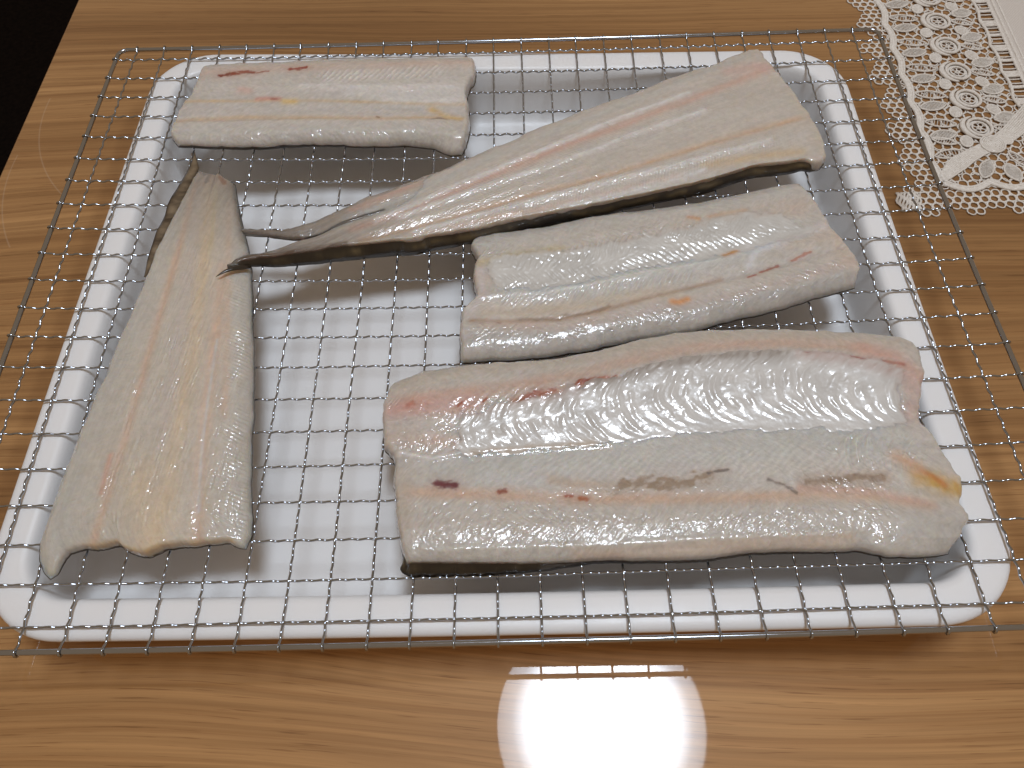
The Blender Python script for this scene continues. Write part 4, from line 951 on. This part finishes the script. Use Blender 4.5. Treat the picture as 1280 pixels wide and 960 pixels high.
    F.z = F.z + 0.7 * (fbm(F.s / 11, F.w / 9, 68, 2) - 0.5) * np.exp(-(F.poly([(-15.5, -81.8), (24.9, -74.1), (82.1, -65.4), (161.4, -69.5)])[0] / 13) ** 4)
    F.ribs([(5.8, -95.9), (41.8, -97.0), (83.5, -96.3), (112.9, -96.8), (149.3, -101.4)], 7.0, 3.4, 1.1, 0.0, 0.015, 64, 2.4, 0.2, 4, 0.10)
    F.ribs([(-17.8, -115.7), (22.9, -116.8), (80.2, -118.0), (130.8, -119.1)], 8.0, 2.6, 0.6, 0.03, 0.05, 65, 2.4, 0.5)
    F.ribs([(125.3, -93.7), (143.0, -92.9), (159.0, -97.7)], 7.0, 4.4, 0.3, -0.03, 0.30, 66, 1.0, 0.3)
    F.ridge([(-35.8, -104.6), (5.7, -107.3), (58.1, -110.5), (115.5, -111.1), (153.4, -116.4)], 3.2, -0.22)
    F.ridge([(-36.9, -88.3), (-24.6, -91.0), (-15.5, -89.2), (5.9, -88.1), (42.7, -86.8), (70.3, -85.1), (97.9, -83.5), (146.0, -83.3)], 1.6, 0.12)
    F.ridge([(-36.9, -88.3), (-24.6, -91.0), (-15.5, -89.2), (5.9, -88.1), (42.7, -86.8)], 1.0, 0.35)
    F.ridge([(-26.1, -127.2), (5.3, -127.4), (39.4, -127.2), (79.1, -126.1), (123.9, -125.4)], 1.6, 0.5)
    for i, st in enumerate(([(-38.0, -68.1), (-18.9, -72.9), (-11.0, -73.1)], [(-35.3, -86.4), (-24.8, -81.5), (-14.0, -82.8)], [(-29.6, -112.3), (-6.2, -112.9), (17.1, -115.1), (40.2, -117.3)], [(-26.3, -121.6), (5.4, -121.8), (39.9, -120.4)], [(22.4, -126.1), (45.7, -120.2), (68.5, -120.9)], [(80.1, -118.7), (108.3, -119.1), (136.7, -117.8)], [(96.0, -124.7), (123.7, -125.1), (137.1, -126.2)], [(126.1, -91.6), (143.5, -92.4), (156.9, -96.4)], [(121.8, -108.2), (138.5, -109.6)])):
        F.glint(st, (5, 4, 5, 4, 4, 5, 2.5, 4, 3)[i], 1.0, 100 + i)
    root = fillet('largest fillet, at the front right, with a broad shiny silver belly lining and blood spots')
    F.build(root, {0: [(0, 3.6, 4.2), (.12, 3.6, 3.8), (.22, 3.0, 2.6), (.3, 2.0, 1.2), (.36, 1.4, .6), (.6, 1.2, .5), (.85, .8, .2), (1, .3, 0)], 3: [(0, .3, 0), (.9, .3, 0), (.97, 2, .6), (1, 3, 2)]}, skin_col=(0.20, 0.155, 0.085),
            lining=([(-15.9, -87.4), (-14.9, -78.8), (-9.4, -72.9), (1.6, -68.9), (12.6, -67.1), (27.0, -63.5), (38.3, -60.2), (54.7, -55.2), (72.8, -51.3), (90.8, -49.1), (113.3, -48.2), (135.0, -50.6), (151.3, -54.6), (160.7, -59.7), (156.3, -73.3), (156.5, -83.2), (145.0, -84.0), (115.3, -83.9), (97.2, -84.5), (79.4, -83.0), (59.3, -85.3), (42.5, -87.1), (24.2, -88.2), (6.0, -89.4), (-9.2, -91.0)], (0.70, 0.695, 0.68), 0.22, (([(22.2, -64.5), (38.3, -60.6), (54.6, -56.3), (74.2, -52.5), (93.8, -50.4), (116.2, -49.9)], 3.2, (0.36, 0.32, 0.29), 0.75), ([(-6.3, -70.9), (12.6, -67.8), (31.7, -64.0)], 3.0, (0.60, 0.50, 0.47), 0.5), ([(122.3, -51.0), (140.3, -54.7), (157.3, -61.0)], 3.0, (0.58, 0.46, 0.43), 0.6), ([(-9.2, -89.6), (12.1, -88.2), (36.5, -86.6)], 2.0, (0.60, 0.50, 0.40), 0.5))))
fillet_front()

# ------------------------------------------------------------------ lace doily on the table
doily = empty('lace_doily', (0.30, 0.20, TZ))
tag(doily, 'cream lace doily with a scalloped net border at the back right of the table', 'doily')
DZ = TABLE_Z + 0.5
def dput(name, bf, mt='lace', kind=None):
    me = bf.build(name); o = put(name, me, M[mt], doily); o.location = (-0.30, -0.20, -TZ)
    if kind: o['kind'] = kind
    return o
def sh(a, t):
    """doily border coordinates: a mm inwards from the left scallop tips, t = world y -> world x, y"""
    return 219.0 + a + 0.055 * (np.asarray(t, float) - 190.0), t
PER = 23.6
def ring_cell(bf, cx, cy, rx, ry, r=0.48, seg=12, ph=0.0, z=DZ):
    a = np.arange(seg) / seg * 2 * math.pi
    bf.tube(np.c_[cx + rx * np.cos(a), cy + ry * np.sin(a), np.full(seg, z) + 0.15 * np.sin(3 * a + ph)], r, 5, closed=True, flat=0.75)
lr = random.Random(11)
YT, XR = 345.0, 430.0      # far ends of the doily (outside the picture)
def scallop_left(t): return 9.5 * abs(((t - 213.6) / PER + 0.5) % 1.0 - 0.5) * 2
def scallop_bot(x): return 54.0 + 7.5 * abs(((x - 249.0) / PER + 0.5) % 1.0 - 0.5) * 2
net = Buf()
P = 4.7; row = 0; y = 54.5
while y < YT:
    x = 205.0 + (P / 2 if row % 2 else 0)
    while x < XR:
        xl = 219.0 + 0.055 * (y - 190.0)
        inl = (x > xl + scallop_left(y) + 1.4) and (x < xl + 19.5) and y > 60
        inb = (y > scallop_bot(x) + 1.4) and (y < 73.0) and x > 210
        if x < 222 and y < 73: inl = inb = (x - 205) + (y - 54) > 12 and inb
        if inl or inb:
            ring_cell(net, x + lr.uniform(-.2, .2), y + lr.uniform(-.2, .2), P * 0.47, P * 0.50, lr.uniform(.40, .52), 12, lr.uniform(0, 6))
        x += P
    y += P * 0.87; row += 1
dput('net', net, kind='stuff')
# coarse irregular ground joining the motifs
gr = Buf(); P = 5.4; row = 0; y = 78.0
while y < YT:
    x = 236.0 + (P / 2 if row % 2 else 0)
    while x < XR:
        xl = 219.0 + 0.055 * (y - 190.0)
        if (xl + 21 < x < xl + 80 and y > 76) or (76 < y < 135 and x > 240):
            if any(((x - sh(53, 213.6 + PER * k_)[0]) ** 2 + (y - 213.6 - PER * k_) ** 2) < 36 for k_ in range(-4, 6)): x += P; continue
            ring_cell(gr, x + lr.uniform(-.7, .7), y + lr.uniform(-.7, .7), P * 0.5, P * 0.56, 0.42, 10, lr.uniform(0, 6), DZ - 0.1)
        x += P
    y += P * 0.87; row += 1
dput('lace_ground', gr, kind='stuff')
def cord_path(a, amp, t0, t1, ph=0.0):
    t = np.linspace(t0, t1, int((t1 - t0) / 1.6)); x, y = sh(a + amp * np.abs(np.sin(math.pi * (t - 213.6 + ph) / PER)), t); return np.c_[x, y, np.full(len(t), DZ + 0.45)]
def cord_path_b(yb, amp, x0, x1):
    x = np.linspace(x0, x1, int((x1 - x0) / 1.6)); return np.c_[x, yb - amp * np.abs(np.sin(math.pi * (x - 237.0) / PER)), np.full(len(x), DZ + 0.45)]
for a, amp, t0, r in ((19.0, 2.4, 76, 1.0), (21.6, 2.4, 78, 0.9), (78.5, 1.8, 135, 1.0)):
    b = Buf(); b.tube(cord_path(a, amp, t0, YT), r, 6, flat=0.7); dput('scalloped_cord', b)
b = Buf(); b.tube(cord_path(20.3, 2.4, 77, YT) - [0, 0, 0.25], 2.0, 8, flat=0.25); dput('satin_band', b)
for yb, r in ((77.5, 1.0), (80.2, 0.9)):
    b = Buf(); b.tube(cord_path_b(yb, 5.0, 236, XR), r, 6, flat=0.7); dput('scalloped_cord', b)
b = Buf(); b.tube(cord_path_b(78.8, 5.0, 236, XR) - [0, 0, 0.25], 2.0, 8, flat=0.25); dput('satin_band', b)

def leaf_mesh(L, W, open_=False):
    b = Buf(); n = 22
    t = np.linspace(-1, 1, n); w = W / 2 * (1 - t * t) ** 0.8 + 0.05
    up = np.c_[t * L / 2, w, np.full(n, 0.35)]; dn = np.c_[t * L / 2, -w, np.full(n, 0.35)]
    b.tube(up, 0.55, 5, flat=0.8); b.tube(dn, 0.55, 5, flat=0.8)
    m_ = 9 if open_ else 17
    for k in range(m_):                                            # satin threads across the leaf
        q = -0.9 + 1.8 * (k + 0.5) / m_; ww = W / 2 * (1 - q * q) ** 0.8
        b.tube([(q * L / 2 - 0.6, -ww, 0.15), (q * L / 2, 0, 0.45), (q * L / 2 + 0.6, ww, 0.15)], 0.22 if open_ else 0.30, 4, flat=0.8, cap=False)
    return b.build('leaf')
LEAF = leaf_mesh(15.0, 7.0); LEAFW = leaf_mesh(13.0, 8.0); LEAFO = leaf_mesh(17.0, 6.0, True); LEAFS = leaf_mesh(13.0, 4.6, True)
def petal_mesh():
    b = Buf(); a = np.arange(20) / 20 * 2 * math.pi
    b.tube(np.c_[3.2 * np.cos(a), 4.2 * np.sin(a), np.full(20, .35)], 0.6, 5, closed=True, flat=0.8)
    for k in range(11):
        q = -3.4 + 6.8 * k / 10; w = 3.2 * math.sqrt(max(0, 1 - (q / 4.2) ** 2))
        b.tube([(-w, q - .3, .2), (0, q, .55), (w, q + .3, .2)], 0.38, 4, flat=.8, cap=False)
    return b.build('petal')
PETAL = petal_mesh()
def medal_mesh():
    b = Buf(); a = np.arange(28) / 28 * 2 * math.pi
    for R, r, z in ((6.5, 0.95, 1.1), (5.2, 0.9, 0.15), (4.0, 0.55, 0.8)):
        b.tube(np.c_[R * np.cos(a), R * np.sin(a) * 1.05, np.full(28, z)], r, 6, closed=True, flat=0.8 if z > .5 else .2)
    for k in range(6):
        t = k * math.pi / 3; cx, cy = 2.6 * math.cos(t), 2.6 * math.sin(t)
        c = np.arange(10) / 10 * 2 * math.pi
        b.tube(np.c_[cx + 1.4 * np.cos(c), cy + 1.4 * np.sin(c), np.full(10, .5)], 0.33, 4, closed=True, flat=.8)
    c = np.arange(8) / 8 * 2 * math.pi; b.tube(np.c_[0.8 * np.cos(c), 0.8 * np.sin(c), np.full(8, .6)], 0.5, 4, closed=True)
    t = np.linspace(math.radians(105), math.radians(262), 18); f = np.sin(np.linspace(0.05, math.pi - .05, 18))
    b.tube(np.c_[(9.2) * np.cos(t), 8.9 * np.sin(t), np.full(18, 1.0)], 0.35 + 1.25 * f, 7, flat=0.7)
    return b.build('medallion')
MEDAL = medal_mesh()
def place(name, me, x, y, rot, mir=1):
    o = put(name, me, M['lace'], doily)
    o.location = (x * MM - 0.30, y * MM - 0.20, (DZ + 0.1) * MM - TZ); o.rotation_euler = (0, 0, math.radians(rot)); o.scale = (mir, 1, 1); return o
for k in range(-4, 6):
    t0 = 213.6 + PER * k
    if t0 < 118 or t0 > YT - 12: continue
    def at_(a, dt): return sh(a, t0 + dt)
    place('medallion', MEDAL, *at_(53, 0), lr.uniform(-8, 8))
    place('petal', PETAL, *at_(43.5, -10), -15); place('petal', PETAL, *at_(65, -9), 20)
    place('leaf', LEAF, *at_(32, -4.5), 8); place('leaf', LEAFO, *at_(33, 5.0), -10)
    place('leaf', LEAFW, *at_(69.5, 8.0), 12); place('leaf', LEAFS, *at_(67.5, -1), -18)
for k in range(0, 6):                                             # the lower border continues to the right
    x0 = 308.0 + PER * k
    place('medallion', MEDAL, x0, 107, 90)
    place('leaf', LEAF, x0 - 4, 88, 98); place('leaf', LEAFO, x0 + 7, 89, 80); place('petal', PETAL, x0 - 11, 97, 80); place('leaf', LEAFW, x0 + 8, 124, 100)
for x, y, r, me in ((246, 100, 10, LEAFO), (262, 88, 60, LEAF), (275, 85, 100, LEAFW), (290, 86, 75, LEAFO), (281, 95, 120, LEAFS), (246, 110, -20, LEAFS), (299, 92, 95, LEAF)):
    place('leaf', me, x, y, r)
# dense satin corner and its swirl
b = Buf()
for k in range(10):
    o = -4.5 + k * 1.0; t = np.linspace(0, 1, 26)
    w = np.clip(np.minimum(t * 5 + .25, 1), 0, 1)
    x = 236 + 74 * t - o * 0.62 * w; y = 80 + 58 * t + o * 0.75 * w + 3 * np.sin(t * 7 + k * .08)
    b.tube(np.c_[x, y, DZ + 0.5 + 0.25 * np.sin(t * 60 + k)], 0.62, 5, flat=.7)
dput('corner_satin', b)
b = Buf()
for q in range(6):
    R = 6.4 - q * 1.1; t = np.linspace(0, 2 * math.pi, 30)[:-1]
    b.tube(np.c_[271 + R * np.cos(t), 106 + R * np.sin(t), np.full(29, DZ + 1.0 - 0.08 * q)], 0.62, 5, closed=True, flat=.8)
dput('corner_rosette', b)
b = Buf()
for k in range(10):
    t = np.linspace(0, 1, 10); b.tube(np.c_[209.5 + k * 1.2 + 1.0 * np.sin(t * 9 + k), 60 + 13 * t, np.full(10, DZ + .25)], 0.7, 5, flat=.6)
dput('corner_patch', b)
# openwork ladder bars and the woven centre
for k in range(0, 9):
    t0 = 140 + PER * k
    if t0 > YT - 10: break
    b = Buf()
    for dt, r in ((-1.2, 1.7), (1.4, 1.7), (4.6, 0.5), (8.6, 0.5), (12.4, 1.5), (15.4, 0.5), (19.0, 0.5)):
        x0, y0 = sh(79.0, t0 + dt); b.tube([(x0, y0, DZ + .2), (x0 + 5, y0 - .5, DZ + .35), (x0 + 10, y0, DZ + .2)], r, 6, flat=.45 if r > 1 else .7)
    dput('ladder_bar', b)
for a0, r in ((88.6, 1.1), (91.5, 0.9), (94.6, 0.7)):
    b = Buf(); t = np.linspace(146, YT, 90); x, y = sh(a0 + 0 * t, t); b.tube(np.c_[x, y, np.full(90, DZ + .4)], r, 6, flat=.6); dput('hem_cord', b)
cb = Buf(); xs = np.linspace(0, 1, 30); ys = np.linspace(0, 1, 30); vv = []
for i in xs:
    for j in ys:
        yy_ = 148 + (YT - 148) * j; x0 = sh(88.5, yy_)[0]; xx_ = x0 + (XR - x0) * i
        vv.append((xx_, yy_, DZ + 0.25 + 0.25 * float(noise(xx_ / 17, yy_ / 17, 5))))
cb.add(vv, [(i * 30 + j, (i + 1) * 30 + j, (i + 1) * 30 + j + 1, i * 30 + j + 1) for i in range(29) for j in range(29)])
dput('woven_centre', cb, 'cloth')
